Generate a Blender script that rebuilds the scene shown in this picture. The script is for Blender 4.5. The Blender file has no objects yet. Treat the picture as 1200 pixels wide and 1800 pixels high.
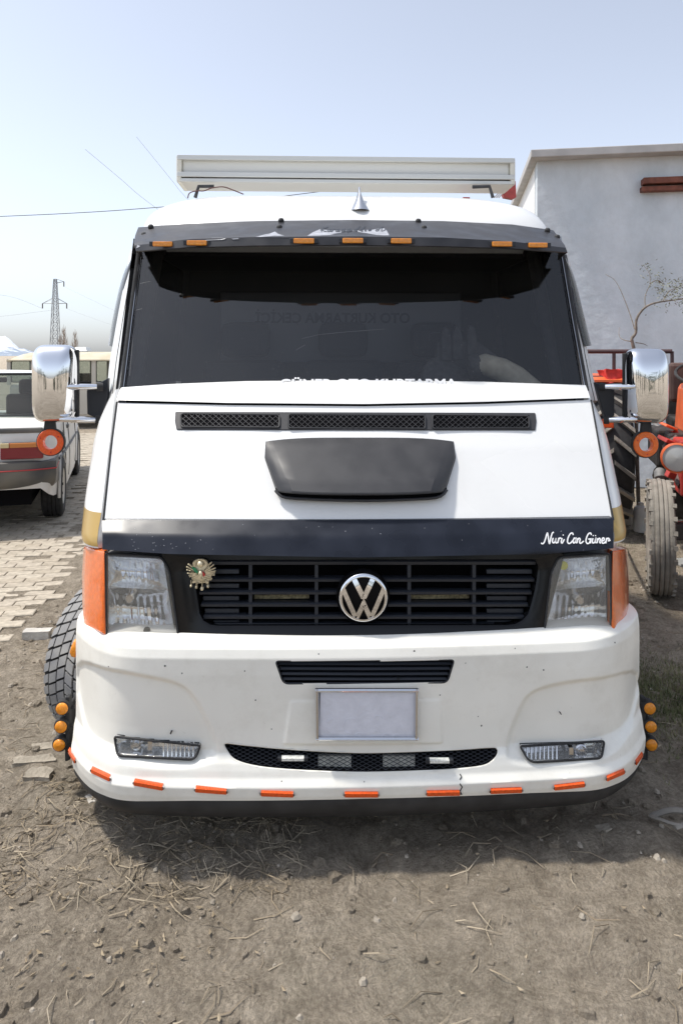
import bpy, bmesh, math, random
import numpy as np
from mathutils import Vector, Matrix

# ---------------------------------------------------------------- camera, world, sun, exposure
scene = bpy.context.scene
COL = scene.collection
F, U0, V0 = 1250.0, 600.0, 625.0            # focal length and principal point, photograph pixels
D, H, TH = 2.28, 1.65, math.radians(2.1)    # metres in front of the bumper, eye height, yaw
CX = -0.157
SN, CS = math.sin(TH), math.cos(TH)

cam = bpy.data.cameras.new("camera")
cam.sensor_fit = 'HORIZONTAL'; cam.sensor_width = 36.0
cam.lens = F / 1200.0 * 36.0
cam.shift_y = -(900.0 - V0) / 1200.0
cam.clip_start = 0.05; cam.clip_end = 20000
cam_o = bpy.data.objects.new("camera", cam)
cam_o.location = (CX, -D, H); cam_o.rotation_euler = (math.radians(90), 0, -TH)
COL.objects.link(cam_o); scene.camera = cam_o

SUN = Vector((-0.44, 0.05, 0.895)).normalized()
world = bpy.data.worlds.new("World"); scene.world = world; world.use_nodes = True
nt = world.node_tree
bg = nt.nodes["Background"]
sky = nt.nodes.new("ShaderNodeTexSky"); sky.sky_type = 'NISHITA'; sky.sun_disc = False
sky.sun_elevation = math.asin(SUN.z); sky.sun_rotation = math.atan2(SUN.x, SUN.y)
sky.air_density = 1.0; sky.dust_density = 2.0; sky.ozone_density = 1.0; sky.altitude = 300
hs = nt.nodes.new("ShaderNodeHueSaturation"); hs.inputs["Saturation"].default_value = 0.38
hs.inputs["Value"].default_value = 1.0
nt.links.new(sky.outputs[0], hs.inputs["Color"]); tint = nt.nodes.new("ShaderNodeMix"); tint.data_type = 'RGBA'; tint.blend_type = 'MULTIPLY'; tint.inputs[0].default_value = 1.0
tint.inputs[7].default_value = (0.945, 0.985, 1.06, 1)          # hazy, slightly cool daylight
nt.links.new(hs.outputs[0], tint.inputs[6]); nt.links.new(tint.outputs[2], bg.inputs[0])
bg.inputs[1].default_value = 0.124
sun = bpy.data.lights.new("sun", 'SUN'); sun.energy = 2.4; sun.angle = math.radians(4.0)
sun.color = (1.0, 0.95, 0.87)
sun_o = bpy.data.objects.new("sun", sun); COL.objects.link(sun_o)
sun_o.rotation_euler = (-SUN).to_track_quat('-Z', 'Y').to_euler()
scene.view_settings.view_transform = 'Standard'; scene.view_settings.look = 'None'
scene.view_settings.exposure = 0.78; scene.view_settings.gamma = 1.0
scene.view_settings.use_curve_mapping = False
scene.render.engine = 'CYCLES'
scene.cycles.max_bounces = 8; scene.cycles.transparent_max_bounces = 12
scene.cycles.caustics_reflective = False; scene.cycles.caustics_refractive = False
scene.cycles.use_denoising = True

# ---------------------------------------------------------------- pixel <-> place
def ray_pt(u, v, t):
    a = (u - U0) / F; b = (V0 - v) / F
    return Vector((CX + t * (a * CS + SN), -D + t * (CS - a * SN), H + b * t))
def at(u, v, y):                     # the point seen at a pixel, y metres behind the bumper front
    a = (u - U0) / F
    return ray_pt(u, v, (y + D) / (CS - a * SN))
def on(u, v, surf, off=0.0):         # the point of a surface y = surf(x, z) seen at a pixel
    a = (u - U0) / F; y = 0.3
    for _ in range(40):
        p = ray_pt(u, v, (y + D) / (CS - a * SN))
        y = 0.5 * y + 0.5 * (surf(p.x, p.z) + off)
    return ray_pt(u, v, (y + D) / (CS - a * SN))
def gnd(u, v, z=0.0):                # the point of the ground seen at a pixel
    return ray_pt(u, v, (H - z) * F / (v - V0))

# ---------------------------------------------------------------- materials
MATS = {}
def mat(name, col, rough=0.5, metal=0.0, spec=0.5, coat=0.0, var=0.0, vscale=6.0, bump=0.0, bscale=60.0,
        col2=None, trans=0.0, ior=1.45, sss=0.0, rvar=0.0):
    m = bpy.data.materials.new(name); m.use_nodes = True
    n = m.node_tree; b = n.nodes["Principled BSDF"]
    b.inputs["Base Color"].default_value = (*col, 1); b.inputs["Roughness"].default_value = rough
    b.inputs["Metallic"].default_value = metal; b.inputs["Specular IOR Level"].default_value = spec
    b.inputs["Coat Weight"].default_value = coat; b.inputs["Coat Roughness"].default_value = 0.06
    b.inputs["Transmission Weight"].default_value = trans; b.inputs["IOR"].default_value = ior
    if sss:
        b.inputs["Subsurface Weight"].default_value = sss
        b.inputs["Subsurface Radius"].default_value = (0.02, 0.01, 0.004); b.inputs["Subsurface Scale"].default_value = 0.5
    tc = n.nodes.new("ShaderNodeTexCoord")
    if var or col2 or rvar:
        ns = n.nodes.new("ShaderNodeTexNoise"); ns.inputs["Scale"].default_value = vscale
        ns.inputs["Detail"].default_value = 9; ns.inputs["Roughness"].default_value = 0.38
        n.links.new(tc.outputs["Object"], ns.inputs["Vector"])
        if var or col2:
            rp = n.nodes.new("ShaderNodeValToRGB")
            rp.color_ramp.elements[0].position = 0.32; rp.color_ramp.elements[1].position = 0.68
            c2 = col2 if col2 else tuple(min(1, c * (1 + var)) for c in col)
            c1 = col if col2 else tuple(c * (1 - var) for c in col)
            rp.color_ramp.elements[0].color = (*c1, 1); rp.color_ramp.elements[1].color = (*c2, 1)
            n.links.new(ns.outputs["Fac"], rp.inputs[0]); n.links.new(rp.outputs[0], b.inputs["Base Color"])
        if rvar:
            mr = n.nodes.new("ShaderNodeMapRange")
            mr.inputs["From Min"].default_value = 0.3; mr.inputs["From Max"].default_value = 0.7
            mr.inputs["To Min"].default_value = max(0.02, rough - rvar); mr.inputs["To Max"].default_value = rough + rvar
            n.links.new(ns.outputs["Fac"], mr.inputs["Value"]); n.links.new(mr.outputs[0], b.inputs["Roughness"])
    if bump:
        nb = n.nodes.new("ShaderNodeTexNoise"); nb.inputs["Scale"].default_value = bscale; nb.inputs["Detail"].default_value = 6
        n.links.new(tc.outputs["Object"], nb.inputs["Vector"])
        bp = n.nodes.new("ShaderNodeBump"); bp.inputs["Strength"].default_value = bump; bp.inputs["Distance"].default_value = 0.02
        n.links.new(nb.outputs["Fac"], bp.inputs["Height"]); n.links.new(bp.outputs[0], b.inputs["Normal"])
    MATS[name] = m
    return m
def glass(name, tint, ior=1.5, rough=0.02, bump=0.0, dust=0.0, wave=0.0):
    m = bpy.data.materials.new(name); m.use_nodes = True; n = m.node_tree
    out = n.nodes["Material Output"]; n.nodes.remove(n.nodes["Principled BSDF"])
    tr = n.nodes.new("ShaderNodeBsdfTransparent"); tr.inputs[0].default_value = (*tint, 1)
    gl = n.nodes.new("ShaderNodeBsdfGlossy"); gl.inputs["Roughness"].default_value = rough
    lw = n.nodes.new("ShaderNodeLayerWeight"); lw.inputs["Blend"].default_value = 0.5
    f0 = ((ior - 1) / (ior + 1)) ** 2
    pw = n.nodes.new("ShaderNodeMath"); pw.operation = 'POWER'; pw.inputs[1].default_value = 5.0
    n.links.new(lw.outputs["Facing"], pw.inputs[0])
    fr = n.nodes.new("ShaderNodeMath"); fr.operation = 'MULTIPLY_ADD'; fr.inputs[1].default_value = 1 - f0; fr.inputs[2].default_value = f0
    n.links.new(pw.outputs[0], fr.inputs[0])
    mx = n.nodes.new("ShaderNodeMixShader")
    n.links.new(fr.outputs[0], mx.inputs[0]); n.links.new(tr.outputs[0], mx.inputs[1]); n.links.new(gl.outputs[0], mx.inputs[2])
    last = mx
    tc = n.nodes.new("ShaderNodeTexCoord")
    if dust:
        df = n.nodes.new("ShaderNodeBsdfDiffuse"); df.inputs[0].default_value = (0.52, 0.49, 0.42, 1)
        ns = n.nodes.new("ShaderNodeTexNoise"); ns.inputs["Scale"].default_value = 3.0; ns.inputs["Detail"].default_value = 8
        n.links.new(tc.outputs["Object"], ns.inputs["Vector"])
        mr = n.nodes.new("ShaderNodeMapRange"); mr.inputs["From Min"].default_value = 0.3; mr.inputs["From Max"].default_value = 0.8
        mr.inputs["To Min"].default_value = dust * 0.35; mr.inputs["To Max"].default_value = dust * 1.3
        n.links.new(ns.outputs["Fac"], mr.inputs["Value"])
        m2 = n.nodes.new("ShaderNodeMixShader"); n.links.new(mr.outputs[0], m2.inputs[0])
        n.links.new(mx.outputs[0], m2.inputs[1]); n.links.new(df.outputs[0], m2.inputs[2]); last = m2
    if wave:
        wv = n.nodes.new("ShaderNodeTexWave"); wv.bands_direction = 'X'; wv.inputs["Scale"].default_value = 45.0
        wv.inputs["Distortion"].default_value = 1.2; wv.inputs["Detail"].default_value = 2
        n.links.new(tc.outputs["Object"], wv.inputs["Vector"])
        bp = n.nodes.new("ShaderNodeBump"); bp.inputs["Strength"].default_value = wave; bp.inputs["Distance"].default_value = 0.01
        n.links.new(wv.outputs["Fac"], bp.inputs["Height"]); n.links.new(bp.outputs[0], gl.inputs["Normal"])
    n.links.new(last.outputs[0], out.inputs[0]); MATS[name] = m
    return m

WHITE = mat("white_paint", (0.80, 0.80, 0.78), 0.28, coat=0.35, var=0.02, vscale=3, rvar=0.06)
CREAM = mat("white_bumper_paint", (0.88, 0.86, 0.785), 0.36, coat=0.2, var=0.035, vscale=5, rvar=0.08)
GOLD = mat("gold_stripe", (0.48, 0.32, 0.10), 0.35, metal=0.25, coat=0.3)
NAVY = mat("black_gloss_strip", (0.014, 0.017, 0.026), 0.30, spec=0.3, coat=0.0, var=0.25, vscale=9, rvar=0.08)
GLOSSB = mat("black_gloss_panel", (0.006, 0.006, 0.007), 0.14, spec=0.35, coat=0.0, rvar=0.05)
SATIN = mat("black_satin_plastic", (0.020, 0.023, 0.030), 0.42)
VISOR = mat("weathered_black_plastic", (0.036, 0.036, 0.040), 0.42, var=0.25, vscale=12, rvar=0.1)
SCOOPM = mat("charcoal_plastic", (0.040, 0.040, 0.043), 0.50, var=0.12, vscale=15, rvar=0.06)
PEEL = mat("peeled_grey", (0.36, 0.37, 0.40), 0.5, var=0.2, vscale=40)
RUBBER = mat("rubber", (0.028, 0.028, 0.029), 0.72, var=0.25, vscale=25)
LIPM = mat("dusty_rubber_lip", (0.032, 0.032, 0.033), 0.55, var=0.3, vscale=14)
TYRE = mat("sunlit_tyre_rubber", (0.21, 0.21, 0.215), 0.85, col2=(0.30, 0.295, 0.28), vscale=16)  # pale rubber: sunlight on the tyre put into the colour
TYREG = mat("tyre_groove", (0.014, 0.014, 0.015), 0.9)
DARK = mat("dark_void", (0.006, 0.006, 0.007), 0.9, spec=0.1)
CHROME = mat("chrome", (0.82, 0.83, 0.85), 0.05, metal=1.0, rvar=0.02, vscale=8)
CHROMED = mat("worn_chrome", (0.66, 0.66, 0.67), 0.16, metal=1.0, rvar=0.06)
ALU = mat("aluminium", (0.62, 0.62, 0.59), 0.4, metal=0.5)
AMBER = mat("amber_lens", (0.82, 0.15, 0.006), 0.16, coat=0.9, var=0.10, vscale=60, sss=0.15)
AMBERY = mat("yellow_amber_lens", (0.85, 0.30, 0.015), 0.25, coat=0.4, var=0.12, vscale=90, sss=0.15)
ORANGE = mat("orange_red_lens", (0.82, 0.105, 0.012), 0.3, coat=0.3, var=0.12, vscale=120, sss=0.1)
REFL = mat("reflector", (0.93, 0.93, 0.92), 0.14, metal=0.85, rvar=0.1, vscale=14)
LENS = glass("headlight_lens", (0.98, 0.98, 0.98), 1.5, 0.06, dust=0.26, wave=0.35)
FOGLENS = glass("fog_lens", (0.98, 0.98, 0.98), 1.5, 0.03, dust=0.06, wave=0.15)
SCREEN = glass("windscreen_glass", (0.60, 0.62, 0.66), 1.80, 0.015, dust=0.015)
BLACKOUT = mat("blackout_pane", (0.008, 0.008, 0.010), 0.08, spec=0.3)  # opaque black, added so no light shows through the side panes
SIDEG = glass("side_glass", (0.30, 0.32, 0.34), 1.5, 0.02, dust=0.04)
SMOKE = glass("smoked_acrylic", (0.22, 0.23, 0.26), 1.5, 0.12, dust=0.10)
BRASS = mat("brass", (0.76, 0.66, 0.46), 0.34, metal=0.55, var=0.2, vscale=200)
REDE = mat("red_enamel", (0.5, 0.03, 0.03), 0.3)
GREENE = mat("green_enamel", (0.03, 0.22, 0.10), 0.3)
STICK = mat("white_vinyl", (0.85, 0.85, 0.85), 0.4)
PLATE = mat("plate_white", (0.70, 0.71, 0.78), 0.5, var=0.04, vscale=30, bump=0.15, bscale=70)
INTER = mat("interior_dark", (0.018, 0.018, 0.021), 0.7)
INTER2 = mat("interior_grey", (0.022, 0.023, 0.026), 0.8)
BEIGE = mat("beige_hose", (0.62, 0.54, 0.38), 0.7, var=0.12, vscale=30)
STEEL = mat("dark_steel", (0.06, 0.06, 0.063), 0.5, metal=0.4, var=0.3, vscale=20)
REDP = mat("faded_red_paint", (0.42, 0.07, 0.06), 0.5, var=0.15, vscale=20)

BADGEB = mat("badge_black", (0.006, 0.006, 0.007), 0.35, spec=0.12)
HOUSING = mat("lamp_housing_grey", (0.26, 0.26, 0.25), 0.5, var=0.2, vscale=20)
def grime(m, scale, lo, hi, amount, col):
    """blotches of road dirt with a shape of their own"""
    n = m.node_tree; b = n.nodes["Principled BSDF"]; src = b.inputs["Base Color"].links[0].from_socket
    tc = n.nodes.new("ShaderNodeTexCoord"); q = n.nodes.new("ShaderNodeTexNoise"); q.inputs["Scale"].default_value = scale; q.inputs["Detail"].default_value = 12; q.inputs["Roughness"].default_value = 0.75
    n.links.new(tc.outputs["Object"], q.inputs["Vector"])
    mr = n.nodes.new("ShaderNodeMapRange"); mr.inputs["From Min"].default_value = lo; mr.inputs["From Max"].default_value = hi; mr.inputs["To Max"].default_value = amount
    n.links.new(q.outputs["Fac"], mr.inputs["Value"]); mx = n.nodes.new("ShaderNodeMix"); mx.data_type = 'RGBA'; mx.inputs[7].default_value = (*col, 1)
    n.links.new(mr.outputs[0], mx.inputs[0]); n.links.new(src, mx.inputs[6]); n.links.new(mx.outputs[2], b.inputs["Base Color"])
grime(CREAM, 4.0, 0.48, 0.75, 0.30, (0.50, 0.45, 0.36)); grime(CREAM, 38.0, 0.63, 0.72, 0.35, (0.36, 0.31, 0.24))
grime(WHITE, 2.5, 0.50, 0.8, 0.16, (0.55, 0.52, 0.46)); grime(WHITE, 45.0, 0.66, 0.74, 0.25, (0.42, 0.38, 0.32))
def ribs(m, scale, strength, direction='Z'):
    n = m.node_tree; b = n.nodes["Principled BSDF"]; tc = n.nodes.new("ShaderNodeTexCoord"); w = n.nodes.new("ShaderNodeTexWave"); w.bands_direction = direction; w.inputs["Scale"].default_value = scale
    n.links.new(tc.outputs["Object"], w.inputs["Vector"]); bp = n.nodes.new("ShaderNodeBump"); bp.inputs["Strength"].default_value = strength; bp.inputs["Distance"].default_value = 0.004
    n.links.new(w.outputs["Fac"], bp.inputs["Height"]); n.links.new(bp.outputs[0], b.inputs["Normal"])
ribs(AMBER, 60, 0.25); ribs(ORANGE, 70, 0.6, 'X'); ribs(AMBERY, 70, 0.5, 'X')

# ---------------------------------------------------------------- mesh helpers
def link(o, parent=None, off=None):
    COL.objects.link(o)
    if parent is not None:
        o.parent = parent
        if off is not None: o.matrix_parent_inverse = off
    return o
class MB:
    """collects shapes into one mesh object"""
    def __init__(s): s.v = []; s.f = []
    def add(s, vs, fs):
        b = len(s.v); s.v += [tuple(p) for p in vs]; s.f += [tuple(i + b for i in f) for f in fs]; return s
    def box(s, c, size, R=None, taper=1.0):
        c = Vector(c); hx, hy, hz = size[0] / 2, size[1] / 2, size[2] / 2
        vs = []
        for z in (-1, 1):
            k = taper if z > 0 else 1.0
            for x, y in ((-1, -1), (1, -1), (1, 1), (-1, 1)):
                p = Vector((x * hx * k, y * hy * k, z * hz))
                vs.append(c + (R @ p if R else p))
        return s.add(vs, [(3, 2, 1, 0), (4, 5, 6, 7), (0, 1, 5, 4), (1, 2, 6, 5), (2, 3, 7, 6), (3, 0, 4, 7)])
    def tube(s, pts, r, n=8, closed=False, flat=1.0, caps=True):
        pts = [Vector(p) for p in pts]; N = len(pts)
        rs = r if isinstance(r, (list, tuple)) else [r] * N
        vs = []; up = None
        for i in range(N):
            if closed: t = pts[(i + 1) % N] - pts[i - 1]
            else: t = pts[min(i + 1, N - 1)] - pts[max(i - 1, 0)]
            t = t.normalized() if t.length > 1e-9 else Vector((0, 0, 1))
            if up is None:
                up = Vector((0, 0, 1)) if abs(t.z) < 0.9 else Vector((0, 1, 0))
            a = t.cross(up)
            if a.length < 1e-4: a = t.cross(Vector((1, 0.3, 0)))
            a.normalize(); b = a.cross(t).normalized(); up = b
            for k in range(n):
                th = 2 * math.pi * k / n
                vs.append(pts[i] + a * (math.cos(th) * rs[i]) + b * (math.sin(th) * rs[i] * flat))
        fs = []
        for i in range(N if closed else N - 1):
            j = (i + 1) % N
            for k in range(n):
                l = (k + 1) % n
                fs.append((i * n + k, i * n + l, j * n + l, j * n + k))
        if not closed and caps:
            fs.append(tuple(range(n))[::-1]); fs.append(tuple((N - 1) * n + k for k in range(n)))
        return s.add(vs, fs)
    def lathe(s, prof, M, n=32, a0=0.0, a1=2 * math.pi):
        """prof: list of (r, h) turned round the local z axis of M"""
        vs = []; full = abs(a1 - a0 - 2 * math.pi) < 1e-6; cnt = n if full else n + 1
        for r, h in prof:
            for k in range(cnt):
                th = a0 + (a1 - a0) * k / n
                vs.append(M @ Vector((r * math.cos(th), r * math.sin(th), h)))
        fs = []
        for i in range(len(prof) - 1):
            for k in range(n):
                l = (k + 1) % cnt if full else k + 1
                fs.append((i * cnt + k, i * cnt + l, (i + 1) * cnt + l, (i + 1) * cnt + k))
        return s.add(vs, fs)
    def grid(s, rows, flip=False):
        m = len(rows); n = len(rows[0]); vs = [p for r in rows for p in r]; fs = []
        for i in range(m - 1):
            for j in range(n - 1):
                q = (i * n + j, i * n + j + 1, (i + 1) * n + j + 1, (i + 1) * n + j)
                fs.append(q[::-1] if flip else q)
        return s.add(vs, fs)
    def shell(s, rows, back):
        """a sheet of points with thickness: every point also moved by back"""
        m = len(rows); n = len(rows[0]); bk = [[Vector(p) + Vector(back) for p in r] for r in rows]
        s.grid(rows); s.grid(bk, True)
        edge = [(0, j) for j in range(n)] + [(i, n - 1) for i in range(1, m)] + [(m - 1, j) for j in range(n - 2, -1, -1)] + [(i, 0) for i in range(m - 2, -1, -1)]
        vs = []; fs = []
        for k, (i, j) in enumerate(edge): vs += [rows[i][j], bk[i][j]]
        for k in range(len(edge) - 1): fs.append((2 * k, 2 * k + 1, 2 * k + 3, 2 * k + 2))
        return s.add(vs, fs)
    def prism(s, poly, back):
        n = len(poly); vs = [Vector(p) for p in poly] + [Vector(p) + Vector(back) for p in poly]
        return s.add(vs, [tuple(range(n)), tuple(range(2 * n - 1, n - 1, -1))] + [(i, i + n, (i + 1) % n + n, (i + 1) % n) for i in range(n)])
    def build(s, name, m, parent=None, smooth=None, bevel=0.0, off=None, segs=2):
        me = bpy.data.meshes.new(name); me.from_pydata(s.v, [], s.f); me.update()
        bm = bmesh.new(); bm.from_mesh(me)
        bmesh.ops.remove_doubles(bm, verts=bm.verts, dist=1e-5)
        bmesh.ops.recalc_face_normals(bm, faces=bm.faces); bm.to_mesh(me); bm.free()
        if isinstance(m, (list, tuple)):
            for q in m: me.materials.append(q)
        else: me.materials.append(m)
        o = bpy.data.objects.new(name, me)
        if smooth is not None:
            me.polygons.foreach_set("use_smooth", [True] * len(me.polygons))
            me.set_sharp_from_angle(angle=math.radians(smooth))
        if bevel:
            b = o.modifiers.new("bevel", 'BEVEL'); b.width = bevel; b.segments = segs; b.limit_method = 'ANGLE'; b.angle_limit = math.radians(35)
            b.harden_normals = False
        return link(o, parent, off)
def empty(name, loc, rz=0.0, label=None, cat=None, group=None):
    o = bpy.data.objects.new(name, None); o.location = loc; o.rotation_euler = (0, 0, rz); COL.objects.link(o)
    o.empty_display_size = 0.2
    if label: tag(o, label, cat, group)
    return o
def tag(o, label=None, cat=None, group=None, kind=None):
    if label: o["label"] = label
    if cat: o["category"] = cat
    if group: o["group"] = group
    if kind: o["kind"] = kind
    return o
def resample(pts, n, closed=False):
    P = [np.array(p, float) for p in pts]
    if closed: P.append(P[0])
    d = [0.0]
    for i in range(1, len(P)): d.append(d[-1] + float(np.linalg.norm(P[i] - P[i - 1])))
    ts = np.linspace(0, d[-1], n + 1 if closed else n)
    A = np.array(P); out = np.stack([np.interp(ts, d, A[:, k]) for k in range(A.shape[1])], 1)
    return out[:-1] if closed else out
def catmull(pts, k=6, closed=False):
    P = [np.array(p, float) for p in pts]; n = len(P); out = []
    rng = range(n if closed else n - 1)
    for i in rng:
        p0 = P[i - 1] if (closed or i > 0) else P[0]; p1 = P[i]; p2 = P[(i + 1) % n]
        p3 = P[(i + 2) % n] if (closed or i + 2 < n) else P[-1]
        for j in range(k):
            t = j / k
            out.append(0.5 * ((2 * p1) + (-p0 + p2) * t + (2 * p0 - 5 * p1 + 4 * p2 - p3) * t * t + (-p0 + 3 * p1 - 3 * p2 + p3) * t ** 3))
    if not closed: out.append(P[-1])
    return out
def roundpoly(pts, r, k=4):
    P = [np.array(p, float) for p in pts]; n = len(P); out = []
    for i in range(n):
        a, b, c = P[i - 1], P[i], P[(i + 1) % n]
        la, lc = np.linalg.norm(a - b), np.linalg.norm(c - b)
        rr = min(r[i] if isinstance(r, (list, tuple)) else r, la * 0.45, lc * 0.45)
        s, e = b + (a - b) / la * rr, b + (c - b) / lc * rr
        for j in range(k + 1):
            t = j / k; out.append((1 - t) ** 2 * s + 2 * t * (1 - t) * b + t * t * e)
    return out
def inside(poly, X, Z):
    """point in polygon, arrays"""
    res = np.zeros(np.shape(X), bool); n = len(poly)
    for i in range(n):
        x0, z0 = poly[i]; x1, z1 = poly[(i + 1) % n]
        c = ((z0 > Z) != (z1 > Z)) & (X < (x1 - x0) * (Z - z0) / ((z1 - z0) if abs(z1 - z0) > 1e-12 else 1e-12) + x0)
        res ^= c
    return res
def sdist(poly, X, Z):
    d = np.full(np.shape(X), 1e9); n = len(poly)
    for i in range(n):
        a = np.array(poly[i]); b = np.array(poly[(i + 1) % n]); e = b - a; L = float(e @ e) + 1e-12
        t = np.clip(((X - a[0]) * e[0] + (Z - a[1]) * e[1]) / L, 0, 1)
        d = np.minimum(d, np.hypot(X - a[0] - t * e[0], Z - a[1] - t * e[1]))
    return np.where(inside(poly, X, Z), -d, d)
def rows_on(rows, n, sub, surf, off=0.0):
    """rows: pixel polylines from top to bottom -> rows of points on a surface"""
    R = [resample(r, n) for r in rows]; out = []
    for i in range(len(R) - 1):
        for k in range(sub):
            t = k / sub; q = R[i] * (1 - t) + R[i + 1] * t
            out.append([on(a, b, surf, off) for a, b in q])
    out.append([on(a, b, surf, off) for a, b in R[-1]])
    return out
def poly_on(poly, surf, off=0.0): return [on(u, v, surf, off) for u, v in poly]
# ================================================================ THE TOW TRUCK
TO = Vector((0, 1.6, 0)); TOI = Matrix.Translation(-TO)
truck = empty("tow_truck", TO, 0, "white tow truck with black sun visor, parked head-on in the middle", "truck")
def T(mb, name, m, parent=None, smooth=None, bevel=0.0, segs=2):
    """link a mesh drawn in world coordinates under the truck (or under one of its parts)"""
    o = mb.build(name, m, None, smooth, bevel, None, segs)
    o.parent = parent or truck
    if parent is None: o.matrix_parent_inverse = TOI
    return o
# ---- surfaces of the front, y = f(x, z)
def bow(x):
    if x < -0.80: x = -0.80 + (x + 0.80) / 0.90
    ax = abs(x); return 0.05 * ax * ax + 0.22 * max(0.0, (ax - 0.72) / 0.33) ** 2.2
PZ = [0.12, 0.165, 0.20, 0.232, 0.262, 0.285, 0.305, 0.325, 0.348, 0.42, 0.60, 0.655, 0.685, 0.705, 0.72]
PY = [0.05, 0.030, 0.014, 0.004, 0.000, 0.016, 0.022, 0.030, 0.050, 0.052, 0.050, 0.052, 0.062, 0.095, 0.13]
def s_bump(x, z): return bow(x) + float(np.interp(z, PZ, PY))
def s_gril(x, z): return 0.105 + (z - 0.70) * 0.14 + 0.09 * x * x
def s_strip(x, z): return float(np.interp(z, [0.93, 0.972, 1.03, 1.085], [0.125, 0.112, 0.15, 0.215])) + 0.09 * x * x
HZ, HY = [1.0, 1.05, 1.30, 1.475, 1.60], [0.165, 0.20, 0.365, 0.50, 0.60]
def s_hood(x, z): return float(np.interp(z, HZ, HY)) + 0.11 * x * x
def s_cowl(x, z): return float(np.interp(z, [1.42, 1.475, 1.52, 1.56], [0.455, 0.50, 0.548, 0.61])) + 0.11 * x * x
def s_scr(x, z): return 0.60 + (z - 1.545) * 0.52 + 0.11 * x * x
def flat(y): return lambda x, z: y

# ---- bumper: dense loft with recessed corner pads, ledge and openings
def fxz(poly, surf=s_bump): return [(p.x, p.z) for p in poly_on(poly, surf)]
LG = roundpoly([(484, 1162), (798, 1160), (786, 1200), (498, 1202)], [6, 6, 10, 10])
IN = catmull([(395, 1306), (430, 1309), (520, 1317), (620, 1322), (700, 1321), (800, 1317), (862, 1313), (874, 1316), (875, 1326), (866, 1338), (846, 1348), (790, 1354), (700, 1358), (620, 1359), (520, 1355), (455, 1349), (415, 1338), (399, 1322)], 4, True)
FL = roundpoly([(201, 1295), (352, 1311), (343, 1336), (206, 1329)], [5, 4, 14, 8])
FR = roundpoly([(914, 1312), (1062, 1303), (1057, 1333), (930, 1341)], [4, 5, 8, 14])
PADL = catmull([(134, 1168), (190, 1175), (260, 1188), (318, 1203), (350, 1236), (380, 1303), (372, 1340), (300, 1352), (215, 1342), (168, 1322), (146, 1275)], 4, True)
PADR = catmull([(1122, 1182), (1060, 1190), (985, 1200), (935, 1216), (912, 1245), (890, 1305), (900, 1342), (980, 1346), (1050, 1336), (1092, 1310), (1113, 1262)], 4, True)
PLT = roundpoly([(510, 1232), (773, 1230), (777, 1306), (498, 1308)], 6)
plan = [(x, bow(x)) for x in np.linspace(0, 1.03, 240)]
yx = bow(1.03)
for k in range(1, 13):
    a = k / 12 * math.pi / 2
    plan.append((1.03 + 0.028 * math.sin(a), yx + 0.10 * (1 - math.cos(a)) * 0.9 + 0.03 * k / 12))
plan.append((1.06, yx + 0.20)); plan.append((1.06, yx + 0.30))
plan = [(-x if x < 0.80 else -0.80 - (x - 0.80) * 0.90, y) for x, y in plan[:0:-1]] + plan
px_ = np.array([p[0] for p in plan]); py_ = np.array([p[1] for p in plan])
def zbot(x): return np.interp(abs(x), [0, 0.55, 0.85, 0.98, 1.06], [0.221, 0.217, 0.207, 0.193, 0.178])
NZ = 124
tz = np.linspace(0, 1, NZ)
XX = np.repeat(px_[None, :], NZ, 0)
ZB = zbot(px_)
ZT = np.interp(np.abs(px_), [0, 0.80, 0.93, 1.0, 1.06], [0.712, 0.712, 0.70, 0.69, 0.69])
ZZ = ZB[None, :] + (ZT - ZB)[None, :] * tz[:, None]
prof = np.interp(ZZ, PZ, PY)
# only the middle of the face is shaped by the profile; the side returns fade it out
YY = py_[None, :] + prof
def sstep(d, w): t = np.clip(0.5 - d / w, 0, 1); return t * t * (3 - 2 * t)
fx_pl, fx_pr, fx_pt = fxz(PADL), fxz(PADR), fxz(PLT)
for pad in (fx_pl, fx_pr):
    YY = YY + 0.017 * sstep(sdist(pad, XX, ZZ) + 0.008, 0.024)
YY = YY - 0.007 * sstep(sdist(fx_pt, XX, ZZ), 0.012) * np.clip((0.55 - ZZ) / 0.12, 0, 1)
holes = [fxz(p) for p in (LG, IN, FL, FR)]
cx_ = (XX[:-1, :-1] + XX[1:, 1:]) / 2; cz_ = (ZZ[:-1, :-1] + ZZ[1:, 1:]) / 2
cut = np.zeros_like(cx_, bool)
for h in holes: cut |= inside(h, cx_, cz_)
mb = MB(); n = XX.shape[1]
vs = [(XX[i, j], YY[i, j], ZZ[i, j]) for i in range(NZ) for j in range(n)]
fs = [(i * n + j, i * n + j + 1, (i + 1) * n + j + 1, (i + 1) * n + j) for i in range(NZ - 1) for j in range(n - 1) if not cut[i, j]]
mb.add(vs, fs)
# top return towards the grille
mb.grid([[(XX[-1, j], YY[-1, j], ZZ[-1, j]) for j in range(n)], [(XX[-1, j] * 0.985, YY[-1, j] + 0.06, ZZ[-1, j] + 0.008) for j in range(n)]])
bumper = T(mb, "bumper", CREAM, smooth=40)
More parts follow.
